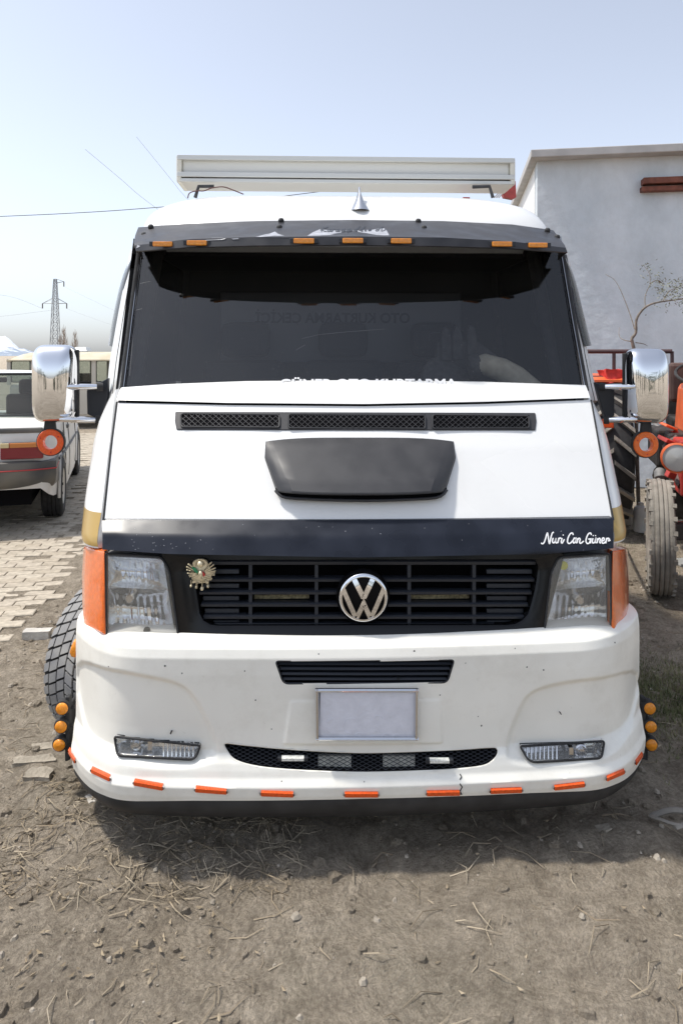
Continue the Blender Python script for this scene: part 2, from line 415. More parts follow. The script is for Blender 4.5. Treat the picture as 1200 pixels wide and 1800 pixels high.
# small stone chips on the bumper
rnd = random.Random(4)
mb = MB()
chips = [(493, 1183 - 10), (290, 1171), (320, 1184), (191, 1172), (582, 1232), (701, 1235 - 40), (773, 1222), (760, 1285), (840, 1260), (477, 1282), (449, 1231), (514, 1237), (590, 1300), (700, 1300), (846, 1276), (640, 1375), (495, 1374), (728, 1145), (926, 1173), (986, 1256), (955, 1178), (1080, 1130), (818, 1166), (300, 1290), (430, 1180), (560, 1150), (905, 1140)]
for (u, v) in chips:
    p = on(u, v, s_bump, -0.0006); r = rnd.uniform(0.0016, 0.0034)
    k = 7; mb.prism([p + Vector((math.cos(6.283 * q / k) * r * rnd.uniform(.6, 1.2), 0, math.sin(6.283 * q / k) * r * rnd.uniform(.6, 1.2))) for q in range(k)], (0, 0.03, 0))
tag(T(mb, "stone_chips", RUBBER, bumper), kind="stuff")
# crack by the right intake corner
mb = MB()
for line in ([(808, 1361), (811, 1366), (808, 1371)], [(808, 1378), (812, 1384), (808, 1391), (811, 1397)]):
    mb.tube([on(u, v, s_bump, 0.0) for u, v in line], 0.0022, 5)
T(mb, "crack", RUBBER, bumper)
# rubber lip
rowsl = []
for k in range(9):
    t = k / 8; row = []
    for j in range(0, n, 3):
        zb = ZB[j]; zl = np.interp(abs(px_[j]), [0, 0.6, 0.9, 1.06], [0.140, 0.142, 0.145, 0.128])
        z = zb + 0.004 - (zb + 0.004 - zl) * t
        row.append(Vector((px_[j] * (1 - 0.006 * t), py_[j] + 0.002 + 0.035 * t ** 2 - 0.004 * math.sin(t * math.pi) + np.interp(zb, PZ, PY), z)))
    rowsl.append(row)
mb = MB(); mb.shell(rowsl, (0, 0.012, 0)); lip = T(mb, "rubber_lip", LIPM, smooth=40)
# openings: rims, recess backs, slats and mesh
def rim(poly, surf, r, name, m, parent, off=0.0, flatn=6):
    return T(MB().tube(poly_on(poly, surf, off), r, flatn, closed=True), name, m, parent, smooth=60)
def recess(poly, surf, depth, name, m, parent):
    f = poly_on(poly, surf, 0.004); b = poly_on(poly, surf, 0.0)
    b = [Vector((p.x, p.y + depth, p.z)) for p in b]
    mbb = MB(); k = len(f); mbb.add(f + b, [(i, (i + 1) % k, (i + 1) % k + k, i + k) for i in range(k)] + [tuple(range(k, 2 * k))])
    return T(mbb, name, m, parent)
lg = recess(LG, s_bump, 0.07, "lower_grille", DARK, None)
rim(LG, s_bump, 0.0035, "rim", SATIN, lg, 0.002)
for i, v in enumerate((1168, 1177, 1186, 1195)):
    w = np.interp(v, [1160, 1202], [0, 13]); pts = [on(u, v + 1.2 * abs(u - 641) / 157 * -0.6, s_bump, 0.012) for u in np.linspace(487 + w, 795 - w, 14)]
    rows = [[p + Vector((0, 0.0, 0.0065)) for p in pts], [p + Vector((0, -0.006, 0.001)) for p in pts], [p + Vector((0, 0.004, -0.006)) for p in pts]]
    T(MB().shell(rows, (0, 0.02, 0)), "slat", SATIN, lg, smooth=30)
intake = recess(IN, s_bump, 0.10, "air_intake", DARK, None)
rim(IN, s_bump, 0.004, "rim", CREAM, intake, 0.004)
def diamond(polyp, surf, off, du, dv, r, name, m, parent):
    """a woven diamond mesh filling a pixel outline, wires laid on the surface"""
    us = [p[0] for p in polyp]; vsx = [p[1] for p in polyp]; u0, u1, v0, v1 = min(us), max(us), min(vsx), max(vsx)
    P = [tuple(p) for p in polyp]; mbb = MB()
    for sgn in (1, -1):
        c = u0 - (v1 - v0) * du / dv - du
        while c < u1 + (v1 - v0) * du / dv + du:
            seg = []
            for k in range(25):
                v = v0 + (v1 - v0) * k / 24; u = c + sgn * (v - v0) * du / dv if sgn > 0 else c - (v - v0) * du / dv
                if bool(inside(P, np.array(u), np.array(v))): seg.append((u, v))
                else:
                    if len(seg) > 1: mbb.tube([on(a, b, surf, off) for a, b in (seg[0], seg[-1])], r, 4, caps=False)
                    seg = []
            if len(seg) > 1: mbb.tube([on(a, b, surf, off) for a, b in (seg[0], seg[-1])], r, 4, caps=False)
            c += du
    return tag(T(mbb, name, m, parent), kind="stuff")
diamond(IN, s_bump, 0.016, 13.5, 6.8, 0.0011, "wire_mesh", SATIN, intake)
for (a, b) in ((559, 617), (673, 729)):                 # pale intercooler fins behind the mesh
    q = [(a, 1329), (b, 1329), (b, 1354), (a, 1354)]
    T(MB().prism(poly_on(q, s_bump, 0.034), (0, 0.012, 0)), "cooler_panel", mat("cooler_%d" % a, (0.50, 0.49, 0.43), 0.6, var=0.2, vscale=60), intake)
def bar_light(u0, u1, v0, v1, h, surf, m, name, parent, off=-0.004, screws=True, base=None):
    """small rectangular lamp lying on a surface between two pixels"""
    pts = [on(u0 + (u1 - u0) * k / 6, v0 + (v1 - v0) * k / 6, surf, off) for k in range(7)]
    hz = Vector((0, 0, h / 2))
    rows = [[p + hz for p in pts], [p + hz * 0.7 + Vector((0, -0.007, 0)) for p in pts], [p - hz * 0.7 + Vector((0, -0.007, 0)) for p in pts], [p - hz for p in pts]]
    o = T(MB().shell(rows, (0, 0.010, 0)), name, m, parent, smooth=30)
    if screws:
        for p in (pts[0], pts[-1]):
            T(MB().lathe([(0.0001, -0.010), (0.004, -0.009), (0.005, -0.002), (0.005, 0.004)], Matrix.Translation(p) @ Matrix.Rotation(math.radians(-90), 4, 'X') @ Matrix.Scale(-1, 4, (0, 0, 1)), 10), "screw", CHROME if base is None else base, o, smooth=50)
    return o
WL = mat("white_led", (0.72, 0.72, 0.66), 0.3, coat=0.4, var=0.2, vscale=150)
for (a, b, vv) in ((488, 541, 1334), (748, 796, 1338)):
    o = bar_light(a, b, vv, vv, 0.015, s_bump, SATIN, "led_lamp", intake, -0.0, False)
    bar_light(a + 7, b - 7, vv, vv, 0.012, s_bump, WL, "led_lens", o, -0.006, False)
MK = [((121, 1320), (132, 1338)), ((161, 1354), (193, 1369)), ((236, 1376), (286, 1385)), ((344, 1388), (398, 1392)), ((459, 1395), (515, 1397)), ((606, 1397), (664, 1397)), ((750, 1395), (807, 1394)), ((862, 1391), (916, 1389)), ((974, 1385), (1026, 1379)), ((1066, 1369), (1096, 1356)), ((1117, 1341), (1128, 1326))]
for (a, b) in MK:
    bar_light(a[0], b[0], a[1], b[1], 0.0165, s_bump, ORANGE, "marker_light", None, -0.004)
# fog lights
def fog(poly, bulb, split, side):
    f = recess(poly, s_bump, 0.055, "fog_light", REFL, None)
    rim(poly, s_bump, 0.0038, "rim", RUBBER, f, -0.001)
    T(MB().prism(poly_on(poly, s_bump, 0.002), (0, 0.004, 0)), "lens", FOGLENS, f)
    c = on(bulb[0], bulb[1], s_bump, 0.03)
    M = Matrix.Translation(c) @ Matrix.Rotation(math.radians(90), 4, 'X')
    T(MB().lathe([(0.0, 0.012), (0.010, 0.012), (0.012, 0.006), (0.018, 0.008), (0.022, 0.004), (0.022, -0.02)], M, 20), "bulb_shield", CHROMED, f, smooth=40)
    xs = sorted(split)
    for k in range(8):                                   # fluted half of the lens
        u = xs[0] + (xs[1] - xs[0]) * k / 7
        vs_ = [p[1] for p in poly]; lo, hi = min(vs_) + 9, max(vs_) - 5
        T(MB().tube([on(u, lo + (hi - lo) * t, s_bump, 0.008) for t in (0.0, 0.5, 1.0)], 0.003, 5), "flute", REFL, f, smooth=60)
    T(MB().box(on(sum(xs) / 2 - 48 * side, bulb[1] + 2, s_bump, 0.03), (0.014, 0.04, 0.045)), "divider", CHROMED, f)
fog(FL, (240, 1308), (288, 340), 1); fog(FR, (1020, 1319), (926, 978), -1)
# number plate
PX = roundpoly([(554, 1211), (735, 1211), (733, 1301), (556, 1300)], 2)
plate = T(MB().prism(poly_on([(560, 1217), (730, 1217), (729, 1297), (561, 1297)], flat(0.030)), (0, 0.006, 0)), "number_plate", PLATE)
mb = MB()
for a, b in (((554, 1213.5), (735, 1213.5)), ((732, 1211), (731, 1301)), ((735, 1299), (555, 1299)), ((557, 1211), (558, 1301))):
    mb.tube([on(a[0], a[1], flat(0.026)), on(b[0], b[1], flat(0.026))], 0.0062, 6)
T(mb, "plate_frame", CHROMED, plate, smooth=50)
T(MB().prism(poly_on([(558.5, 1217), (562.5, 1217), (561.5, 1277), (558.5, 1280)], flat(0.0285)), (0, 0.003, 0)), "dark_edge", DARK, plate)
mb = MB()
for (cu, cv, r, a0, a1) in ((588, 1276, 14, 90, 250), (617, 1276, 14, 60, 270), (665, 1267, 9, 20, 160), (632, 1296, 8, 20, 160), (680, 1298, 9, 0, 180), (697, 1298, 7, 60, 170)):
    mb.tube([on(cu + r * math.cos(math.radians(a)), cv - r * math.sin(math.radians(a)), flat(0.0302)) for a in np.linspace(a0, a1, 9)], 0.0011, 4)
tag(T(mb, "embossing", PLATE, plate), kind="stuff")
# amber side lamps on black brackets
for us, sx in (((111, 109, 106), -1), ((1139, 1141, 1142), 1)):
    br = T(MB().box(at(us[1] - sx * 12, 1278, 0.44), (0.016, 0.03, 0.24)).box(at(us[1] - sx * 17, 1278, 0.50), (0.012, 0.12, 0.20)), "lamp_bracket", RUBBER, None, bevel=0.004)
    for u, v in zip(us, (1243, 1275, 1307)):
        M = Matrix.Translation(at(u, v, 0.425)) @ Matrix.Rotation(math.radians(90), 4, 'X')
        h = T(MB().lathe([(0.0001, -0.02), (0.027, -0.02), (0.029, 0.0), (0.027, 0.010), (0.022, 0.012)], M, 24), "side_lamp", RUBBER, None, smooth=40)
        T(MB().lathe([(0.0225, 0.008), (0.0215, 0.017), (0.015, 0.022), (0.0001, 0.024)], M, 24), "lens", AMBERY, h, smooth=50)
        T(MB().box(at(u - sx * 8, v, 0.436), (0.05, 0.01, 0.012)), "stem", RUBBER, h)
p = at(133, 1138, 0.47); M = Matrix.Translation(p) @ Matrix.Rotation(math.radians(-72), 4, 'Y') @ Matrix.Scale(1.7, 4, (1, 0, 0))
T(MB().lathe([(0.022, -0.01), (0.022, 0.004), (0.016, 0.013), (0.0001, 0.017)], M, 20), "side_repeater", AMBERY, None, smooth=50)

# ---- grille, black panel, logo
GO = [(336, 985), (947, 984), (942, 1030), (927, 1085), (905, 1099), (370, 1100), (352, 1088), (345, 1040)]
GO = roundpoly(GO, [8, 8, 30, 18, 14, 14, 18, 30])
gp_out = [(284, 972), (993, 970), (952, 1131), (640, 1140), (318, 1134)]
def ringplate(outer, inner, surf, off, depth, name, m, parent=None, n=96):
    o2 = resample(outer, n, True); i2 = resample(inner, n, True)
    # start both loops at the same bearing
    c = np.mean(i2, 0)
    def roll(A):
        an = np.arctan2(A[:, 1] - c[1], A[:, 0] - c[0]); k = int(np.argmin(np.abs(an + 3.0))); return np.roll(A, -k, 0)
    o2, i2 = roll(o2), roll(i2); mbb = MB()
    fo, fi = [on(a, b, surf, off) for a, b in o2], [on(a, b, surf, off + 0.004) for a, b in i2]
    bo, bi = [p + Vector((0, depth, 0)) for p in fo], [p + Vector((0, depth, 0)) for p in fi]
    fm = [(p * 0.12 + q * 0.88) + Vector((0, -0.004, 0)) for p, q in zip(fo, fi)]
    mbb.grid([L + [L[0]] for L in (bo, fo, fm, fi, bi)])
    return T(mbb, name, m, parent, smooth=35)
panel = ringplate(gp_out, GO, s_gril, 0.0, 0.05, "grille_panel", GLOSSB)
gr = recess(GO, s_gril, 0.16, "grille", DARK, None)
def gl_edges(v): return (np.interp(v, [985, 1030, 1085, 1100], [338, 345, 353, 372]), np.interp(v, [985, 1030, 1085, 1100], [945, 941, 925, 905]))
for v in (990, 1020.5, 1043, 1064.5, 1086, 1101):
    a, b = gl_edges(v); pts = [on(u, v, s_gril, 0.014) for u in np.linspace(a + 3, b - 3, 24)]
    h = 0.0072 if v > 995 else 0.009
    rows = [[p + Vector((0, 0.006, h)) for p in pts], [p + Vector((0, 0, h * 0.5)) for p in pts], [p + Vector((0, 0.001, -h * 0.6)) for p in pts], [p + Vector((0, 0.010, -h)) for p in pts]]
    T(MB().shell(rows, (0, 0.03, 0)), "slat", SATIN, gr, smooth=30)
for u in (440, 556, 719, 833):
    T(MB().prism([on(u - 3, 988, s_gril, 0.022), on(u + 3, 988, s_gril, 0.022), on(u + 3, 1102, s_gril, 0.022), on(u - 3, 1102, s_gril, 0.022)], (0, 0.03, 0)), "upright", SATIN, gr)
for v in (1006, 1031, 1053, 1075, 1096):
    for (a, b) in ((gl_edges(v)[0] + 8, 420), (855, gl_edges(v)[1] - 8)):
        T(MB().prism([on(a, v - 5, s_gril, 0.035), on(b, v - 5, s_gril, 0.035), on(b, v + 3, s_gril, 0.035), on(a, v + 3, s_gril, 0.035)], (0, 0.02, 0)), "louvre", SATIN, gr, bevel=0.002)
FIN = mat("radiator_brass", (0.30, 0.25, 0.14), 0.6, var=0.4, vscale=120, bump=0.5, bscale=200)
for (a, b) in ((447, 543), (722, 824)):
    T(MB().prism([on(a, 1046, s_gril, 0.06), on(b, 1045, s_gril, 0.06), on(b, 1052, s_gril, 0.06), on(a, 1053, s_gril, 0.06)], (0, 0.01, 0)), "led_strip", FIN, gr)
# round badge
LC = on(638.5, 1051, s_gril, -0.012); LR = 0.0835
def ML(p, dy=0.0): return Vector((LC.x + p[0] * LR, LC.y + dy + 0.013 * (p[0] ** 2 + p[1] ** 2) - 0.006, LC.z + p[1] * LR))
def dense(P, k=7): return [tuple(np.array(a) * (1 - i / k) + np.array(b) * (i / k)) for a, b in zip(P[:-1], P[1:]) for i in range(k)] + [P[-1]]
MLm = Matrix.Translation(LC) @ Matrix.Rotation(math.radians(90), 4, 'X')
badge = T(MB().lathe([(0.0001, 0.0), (LR * 0.5, -0.003), (LR * 0.98, -0.010), (LR * 1.05, -0.006), (LR * 1.08, -0.012), (LR * 1.08, -0.03)], MLm, 48), "round_badge", BADGEB, None, smooth=40)
T(MB().lathe([(LR * .845, -0.002), (LR * .855, 0.006), (LR * .92, 0.0055), (LR * .985, 0.002), (LR, -0.004)], MLm, 64), "chrome_ring", CHROME, badge, smooth=60)
def ribbon(pts, w, dy0, dy1, mbb, fn):
    P = [np.array(p, float) for p in pts]; L = []; Rr = []
    for i in range(len(P)):
        if i == 0: t = P[1] - P[0]; t /= np.linalg.norm(t); nrm = np.array([-t[1], t[0]]); k = 1
        elif i == len(P) - 1: t = P[-1] - P[-2]; t /= np.linalg.norm(t); nrm = np.array([-t[1], t[0]]); k = 1
        else:
            t0 = P[i] - P[i - 1]; t0 /= np.linalg.norm(t0) + 1e-9; t1 = P[i + 1] - P[i]; t1 /= np.linalg.norm(t1) + 1e-9
            n0 = np.array([-t0[1], t0[0]]); n1 = np.array([-t1[1], t1[0]]); nrm = n0 + n1; nrm /= np.linalg.norm(nrm) + 1e-9; k = 1 / max(0.45, float(nrm @ n0))
        ww = (w[i] if isinstance(w, (list, tuple, np.ndarray)) else w) / 2
        L.append(P[i] + nrm * ww * k); Rr.append(P[i] - nrm * ww * k)
    rows = [[fn(q, dy1) for q in L], [fn(q, dy0) for q in L], [fn(q, dy0) for q in Rr], [fn(q, dy1) for q in Rr]]
    mbb.grid(rows)
    for e in (0, -1): mbb.add([r[e] for r in rows], [(0, 1, 2, 3)])
mb = MB(); ribbon(dense([(-.40, .82), (-0.035, 0.115)]) + dense([(0.035, 0.115), (.40, .82)]), 0.20, -0.009, 0.002, mb, ML)
T(mb, "letter", CHROME, badge, smooth=40)
mb = MB(); ribbon(dense([(-.83, .40), (-.30, -.80)]) + dense([(-0.28, -.80), (0, -.16), (0.28, -.80)]) + dense([(.30, -.80), (.83, .40)]), 0.185, -0.0085, 0.002, mb, ML)
T(mb, "letter", CHROME, badge, smooth=40)
# gilded crest
CC = on(354, 1008, s_gril, -0.012); K = 2.43 / F
def MC(p, dy=0.0): return Vector((CC.x + (p[0] - 530) / 15 * K, CC.y + dy, CC.z - (p[1] - 570) / 15 * K))   # p in a 15x tracing of the emblem
def disc(c, rx, ry, dy, th, mbb, k=18):
    for i, (s, d) in enumerate(((1.0, 0), (0.75, -th * .7), (0.3, -th))):
        pass
    rows = [[MC((c[0] + rx * s * math.cos(6.2832 * q / k), c[1] + ry * s * math.sin(6.2832 * q / k)), dy + d) for q in range(k + 1)] for s, d in ((1, 0.003), (1, 0), (0.75, -th * .7), (0.3, -th), (0.001, -th))]
    mbb.grid(rows)
mb = MB(); disc((530, 580), 270, 260, 0.004, 0.004, mb); disc((520, 690), 250, 150, 0.003, 0.006, mb)
crest = T(mb, "crest_emblem", BRASS, None, smooth=35)
mb = MB()
for k in range(17):
    a = math.radians(200 - k * 220 / 16 + 0) ; a = math.radians(-20 + 220 * k / 16)
    c = (505, 320); ribbon([(c[0] + 70 * math.cos(a), c[1] - 70 * math.sin(a)), (c[0] + 140 * math.cos(a), c[1] - 120 * math.sin(a)), (c[0] + 205 * math.cos(a), c[1] - 140 * math.sin(a))], [36, 34, 10], -0.006, 0.004, mb, MC)
T(mb, "sun_rays", BRASS, crest)
mb = MB(); disc((500, 318), 82, 88, -0.006, 0.008, mb); T(mb, "sun_disc", BRASS, crest, smooth=40)
ends = [(200, 315), (160, 385), (165, 460), (185, 550), (225, 600), (235, 640), (245, 480), (795, 280), (850, 340), (885, 425), (890, 500), (880, 548), (870, 605), (800, 700), (760, 300), (300, 690)]
mb = MB()
for e in ends:
    ribbon([(530 + (e[0] - 530) * 0.3, 570 + (e[1] - 570) * 0.3), e], [24, 24], -0.006, 0.004, mb, MC)
    disc(e, 20, 20, -0.004, 0.005, mb, 8)
T(mb, "spears", BRASS, crest)
mb = MB(); disc((520, 560), 62, 85, -0.008, 0.008, mb); T(mb, "shield", BRASS, crest, smooth=40)
mb = MB(); mb.prism([MC(q, -0.009) for q in ((290, 380), (400, 430), (450, 500), (440, 570), (340, 480))], (0, 0.006, 0)); T(mb, "green_flag", GREENE, crest)
mb = MB(); mb.prism([MC(q, -0.010) for q in ((560, 500), (600, 530), (640, 590), (600, 640), (575, 600))], (0, 0.006, 0)); T(mb, "red_flag", REDE, crest)
mb = MB()
for k in range(16):
    q = (rnd.uniform(320, 740), rnd.uniform(660, 820)); a = rnd.uniform(0, 3.14)
    ribbon([(q[0] - 60 * math.cos(a), q[1] - 30 * math.sin(a)), (q[0] + 60 * math.cos(a), q[1] + 30 * math.sin(a))], [22, 22], -0.009, 0.003, mb, MC)
T(mb, "trophies", BRASS, crest)
for q, r in (((265, 885), 36), ((400, 915), 42), ((550, 960), 52), ((705, 900), 42)):
    mb = MB(); disc(q, r * .9, r * 1.2, -0.003, 0.008, mb, 12); ribbon([(q[0], 740), (q[0], q[1])], [16, 16], -0.004, 0.002, mb, MC)
    T(mb, "pendant", BRASS, crest, smooth=40)

# ---- headlights and indicators
def headlight(poly, refl_rows, bulb, inner):
    hd = recess(poly, s_gril, 0.13, "headlight", HOUSING, None)
    rim(poly, s_gril, 0.0042, "frame", RUBBER, hd, -0.002)
    mbb = MB(); R = []
    N_, M_ = 64, 40
    for i in range(M_ + 1):
        t = i / M_; row = []
        for j in range(N_ + 1):
            s = j / N_
            a = np.array(inner[0]) * (1 - s) + np.array(inner[1]) * s; b = np.array(inner[3]) * (1 - s) + np.array(inner[2]) * s
            q = a * (1 - t) + b * t; ds = 1 - (2 * s - 1) ** 2
            tt = (t / 0.40) if t < 0.40 else ((t - 0.40) / 0.60)
            dd = 0.095 * (ds * (1 - (2 * tt - 1) ** 2)) ** 0.55 + 0.0016 * math.cos(s * 56) * ds + 0.0012 * math.cos(t * 40)
            row.append(on(q[0], q[1], s_gril, 0.022 + dd))
        R.append(row)
    mbb.grid(R); T(mbb, "reflector", REFL, hd, smooth=50)
    c = on(bulb[0], bulb[1], s_gril, 0.05); M = Matrix.Translation(c) @ Matrix.Rotation(math.radians(90), 4, 'X')
    T(MB().lathe([(0.0001, 0.02), (0.012, 0.02), (0.017, 0.012), (0.017, -0.05)], M, 16), "bulb", CHROMED, hd, smooth=40)
    pl = [np.array(p, float) for p in poly]; c0 = np.mean(pl, 0)
    lens = []
    for s in (1.0, 0.93, 0.5, 0.0):
        lens.append([on(*(c0 + (q - c0) * s), s_gril, -0.003 - 0.010 * (1 - s ** 4)) for q in pl + [pl[0]]])
    T(MB().grid(lens), "lens", LENS, hd, smooth=60)
    return hd
HLp = roundpoly([(185, 973), (283, 979), (297, 1001), (314, 1124), (187, 1117)], [5, 8, 14, 5, 5])
HRp = roundpoly([(968, 1006), (981, 980), (1071, 973), (1076, 1112), (955, 1121)], [14, 8, 6, 5, 5])
hl = headlight(HLp, None, (230, 1050), [(190, 978), (287, 983), (308, 1119), (191, 1113)])
hr = headlight(HRp, None, (1016, 1053), [(974, 984), (1064, 978), (1066, 1107), (958, 1117)])
T(MB().lathe([(0.0001, -0.003), (0.011, -0.003), (0.011, 0.004)], Matrix.Translation(on(258, 1108, s_gril, 0.0)) @ Matrix.Rotation(math.radians(-90), 4, 'X'), 14), "dark_plug", RUBBER, hl)
T(MB().lathe([(0.0001, -0.003), (0.015, -0.003), (0.015, 0.004)], Matrix.Translation(on(990, 994, s_gril, 0.004)) @ Matrix.Rotation(math.radians(-90), 4, 'X'), 14), "yellow_sticker", mat("yellow_film", (0.55, 0.52, 0.05), 0.5), hr)
def s_ind(x, z): ax = abs(x); return 0.178 + 0.14 * (z - 0.70) + 1.25 * max(0.0, ax - 0.885) + 4.6 * max(0.0, ax - 0.95) ** 2
for rows in ([[(147, 962), (164, 966), (183, 970)], [(144, 1010), (163, 1012), (184, 1013)], [(145, 1070), (163, 1072), (185, 1074)], [(147, 1098), (164, 1106), (186, 1117)]],
             [[(1077, 970), (1093, 967), (1107, 963)], [(1076, 1013), (1094, 1012), (1109, 1010)], [(1076, 1074), (1094, 1073), (1109, 1071)], [(1075, 1115), (1092, 1109), (1108, 1099)]]):
    R = rows_on(rows, 9, 6, s_ind, -0.012)
    ind = T(MB().shell(R, (0, 0.05, 0)), "indicator", AMBER, None, smooth=40, bevel=0.004)
    edge = [r[0] for r in R] if rows[0][0][0] > 600 else [r[-1] for r in R]
    T(MB().tube([p + Vector((0, 0.012, 0)) for p in edge], 0.005, 6), "seal", RUBBER, ind)

# ---- black strip across the bonnet edge with the script lettering
R = rows_on([[(179, 915), (630, 914), (1078, 911)], [(180, 940), (630, 943), (1078, 938)], [(180, 966), (300, 974), (630, 980), (960, 974), (1078, 964)]], 41, 6, s_strip)
strip = T(MB().shell(R, (0, 0.045, 0)), "bonnet_deflector", NAVY, None, smooth=40)
def MS(surf, dyk=1.0):
    return lambda q, dy: on(q[0], q[1], surf, dy)
G = [[(202, 298), (215, 303), (228, 285), (242, 238), (247, 228), (251, 245), (258, 292), (263, 300), (271, 262), (281, 229), (292, 222)],
     [(287, 262), (282, 285), (288, 297), (300, 289), (308, 263)], [(308, 263), (304, 289), (311, 298), (319, 291)],
     [(327, 262), (320, 299)], [(322, 282), (333, 263), (343, 266)], [(350, 263), (344, 289), (351, 298), (366, 272)],
     [(428, 242), (423, 228), (408, 233), (393, 260), (388, 288), (398, 302), (413, 295), (424, 281)],
     [(447, 268), (437, 264), (427, 282), (431, 298), (442, 290), (449, 265), (445, 290), (453, 298)],
     [(460, 264), (455, 299)], [(456, 283), (468, 265), (477, 272), (473, 293), (482, 300), (502, 284)],
     [(556, 242), (550, 228), (536, 233), (523, 258), (518, 286), (528, 302), (542, 296), (551, 270)], [(534, 271), (557, 268)], [(553, 269), (549, 301)],
     [(567, 264), (562, 287), (568, 298), (580, 290), (587, 264), (584, 290), (591, 298)],
     [(601, 264), (596, 299)], [(598, 283), (610, 265), (618, 272), (615, 294), (623, 298)],
     [(628, 285), (644, 279), (646, 267), (637, 262), (629, 280), (633, 298), (646, 298), (655, 287)],
     [(663, 262), (657, 301)], [(659, 283), (670, 265), (681, 269), (676, 283), (690, 277)]]
DOT = [(358, 242), (569, 246), (585, 246)]
mb = MB()
for g in G:
    q = [(900 + p[0] / 4.0, 880 + p[1] / 4.0) for p in g]
    ribbon(catmull(q, 5) if len(q) > 2 else q, 2.3, -0.0022, -0.0002, mb, MS(s_strip))
for d in DOT:
    u, v = 900 + d[0] / 4.0, 880 + d[1] / 4.0; ribbon([(u - .9, v), (u + .9, v)], 1.9, -0.0022, -0.0002, mb, MS(s_strip))
T(mb, "script_lettering", STICK, strip)
mb = MB()
for k in range(46):
    u, v = (rnd.gauss(265, 60), rnd.gauss(953, 9)) if k < 26 else (rnd.uniform(200, 1060), rnd.uniform(920, 970))
    if 185 < u < 1070 and 918 < v < 968:
        ribbon([(u, v), (u + rnd.uniform(.5, 1.6), v - rnd.uniform(-.4, .9))], rnd.uniform(.5, 1.0), -0.0012, -0.0002, mb, MS(s_strip))
tag(T(mb, "paint_chips", PEEL, strip), kind="stuff")

# ---- bonnet, vent, scoop
R = rows_on([[(207, 708), (400, 712), (640, 714), (850, 710), (1037, 703)], [(198, 772), (630, 776), (1049, 767)], [(190, 845), (630, 848), (1062, 840)], [(183, 922), (630, 924), (1076, 918)]], 61, 12, s_hood)
hood = T(MB().shell(R, (0, 0.02, -0.01)), "bonnet", WHITE, None, smooth=40)
for ln in ([(205.5, 707), (197, 772), (189, 845), (181.5, 916)], [(1038.5, 703), (1050, 767), (1063, 840), (1077.5, 914)]):
    T(MB().tube([on(u, v, s_hood, 0.0) for u, v in resample(ln, 20)], 0.0042, 5), "panel_gap", RUBBER, hood)
VO = roundpoly([(306, 723), (941, 725), (943, 756), (310, 755)], [8, 8, 10, 12])
VH = [roundpoly([(318, 727), (491, 729), (491, 751), (318, 750)], 5), roundpoly([(507, 728), (747, 730), (747, 753), (507, 752)], 4), roundpoly([(760, 729), (929, 731), (930, 752), (760, 753)], 5)]
vent = T(MB().shell(rows_on([[(308, 723), (625, 724), (941, 725)], [(307, 739), (625, 740), (943, 740)], [(310, 755), (625, 756), (941, 756)]], 41, 2, s_hood, -0.006), (0, 0.02, -0.01)), "bonnet_vent", SCOOPM, None, bevel=0.004)
mbf = MB()
for h in VH:
    hole = T(MB().shell(rows_on([[h[3], h[0 + 6]] if False else [(min(p[0] for p in h), min(p[1] for p in h) + .5), (max(p[0] for p in h), min(p[1] for p in h) + .5)], [(min(p[0] for p in h), max(p[1] for p in h) - .5), (max(p[0] for p in h), max(p[1] for p in h) - .5)]], 21, 2, s_hood, -0.0072), (0, 0.006, -0.003)), "vent_opening", DARK, vent)
    rim(h, s_hood, 0.0035, "rim", SCOOPM, hole, -0.011)
    diamond(h, s_hood, -0.0105, 10.5, 9.0, 0.0011, "wire_mesh", STEEL, hole)
# scoop: swelling box with the open mouth downwards
def scoop_row(v, t):
    """one cross-section of the scoop: flat middle between two creases, flanks falling to the bonnet"""
    ul, ur = np.interp(t, [0, .35, 1], [467, 465, 484]), np.interp(t, [0, .35, 1], [797, 801, 784])
    cl, cr = np.interp(t, [0, 1], [479, 513]), np.interp(t, [0, 1], [786, 757]); o_ = float(np.interp(t, [0, .1, .8, 1], [-.006, -.022, -.074, -.080]))
    row = []
    for u, k in [(ul, 0.0), (ul + (cl - ul) * .12, .45)] + [(ul + (cl - ul) * q, .45 + .55 * q ** .8) for q in (.35, .6, .85)] + [(cl, 1.0)] + [(cl + (cr - cl) * q, 1.0 + .05 * math.sin(math.pi * q)) for q in np.linspace(.06, .94, 12)] + [(cr, 1.0)] + [(ur + (cr - ur) * q, .45 + .55 * q ** .8) for q in (.85, .6, .35)] + [(ur + (cr - ur) * .12, .45), (ur, 0.0)]:
        e = abs(2 * (u - ul) / (ur - ul) - 1); vv = v - (1 - e ** 4) * 7 * (1 - t) + (1 - e ** 3) * 6 * t
        row.append(on(u, vv, s_hood, -.003 + (o_ + .003) * k))
    return row
rows = [scoop_row(776 + 84 * t, t) for t in np.linspace(0, 1, 16)]
last = rows[-1]
rows.append([p + Vector((0, -.001, -.005)) for p in last]); rows.append([p + Vector((0, .004, -.010)) for p in last]); rows.append([p + Vector((0, .014, -.010)) for p in last]); rows.append([p + Vector((0, .030, .004)) for p in last])
scoop = T(MB().grid(rows), "bonnet_scoop", SCOOPM, None, smooth=22)
lo_ = [(484, 862), (492, 870), (515, 876), (640, 880), (755, 876), (778, 869), (785, 861)]; hi_ = [(484, 858), (500, 864), (530, 868), (640, 871), (745, 867), (770, 862), (785, 857)]
T(MB().shell(rows_on([hi_, lo_], 31, 3, s_hood, -.026), (0, .02, -.01)), "scoop_mouth_shade", DARK, scoop)  # dark plate painted in for the shade inside the mouth
rr_ = resample(catmull(lo_, 5), 41); T(MB().tube([on(u, v, s_hood, -.030) for u, v in rr_], .0055, 8), "scoop_lip", SCOOPM, scoop, smooth=60)
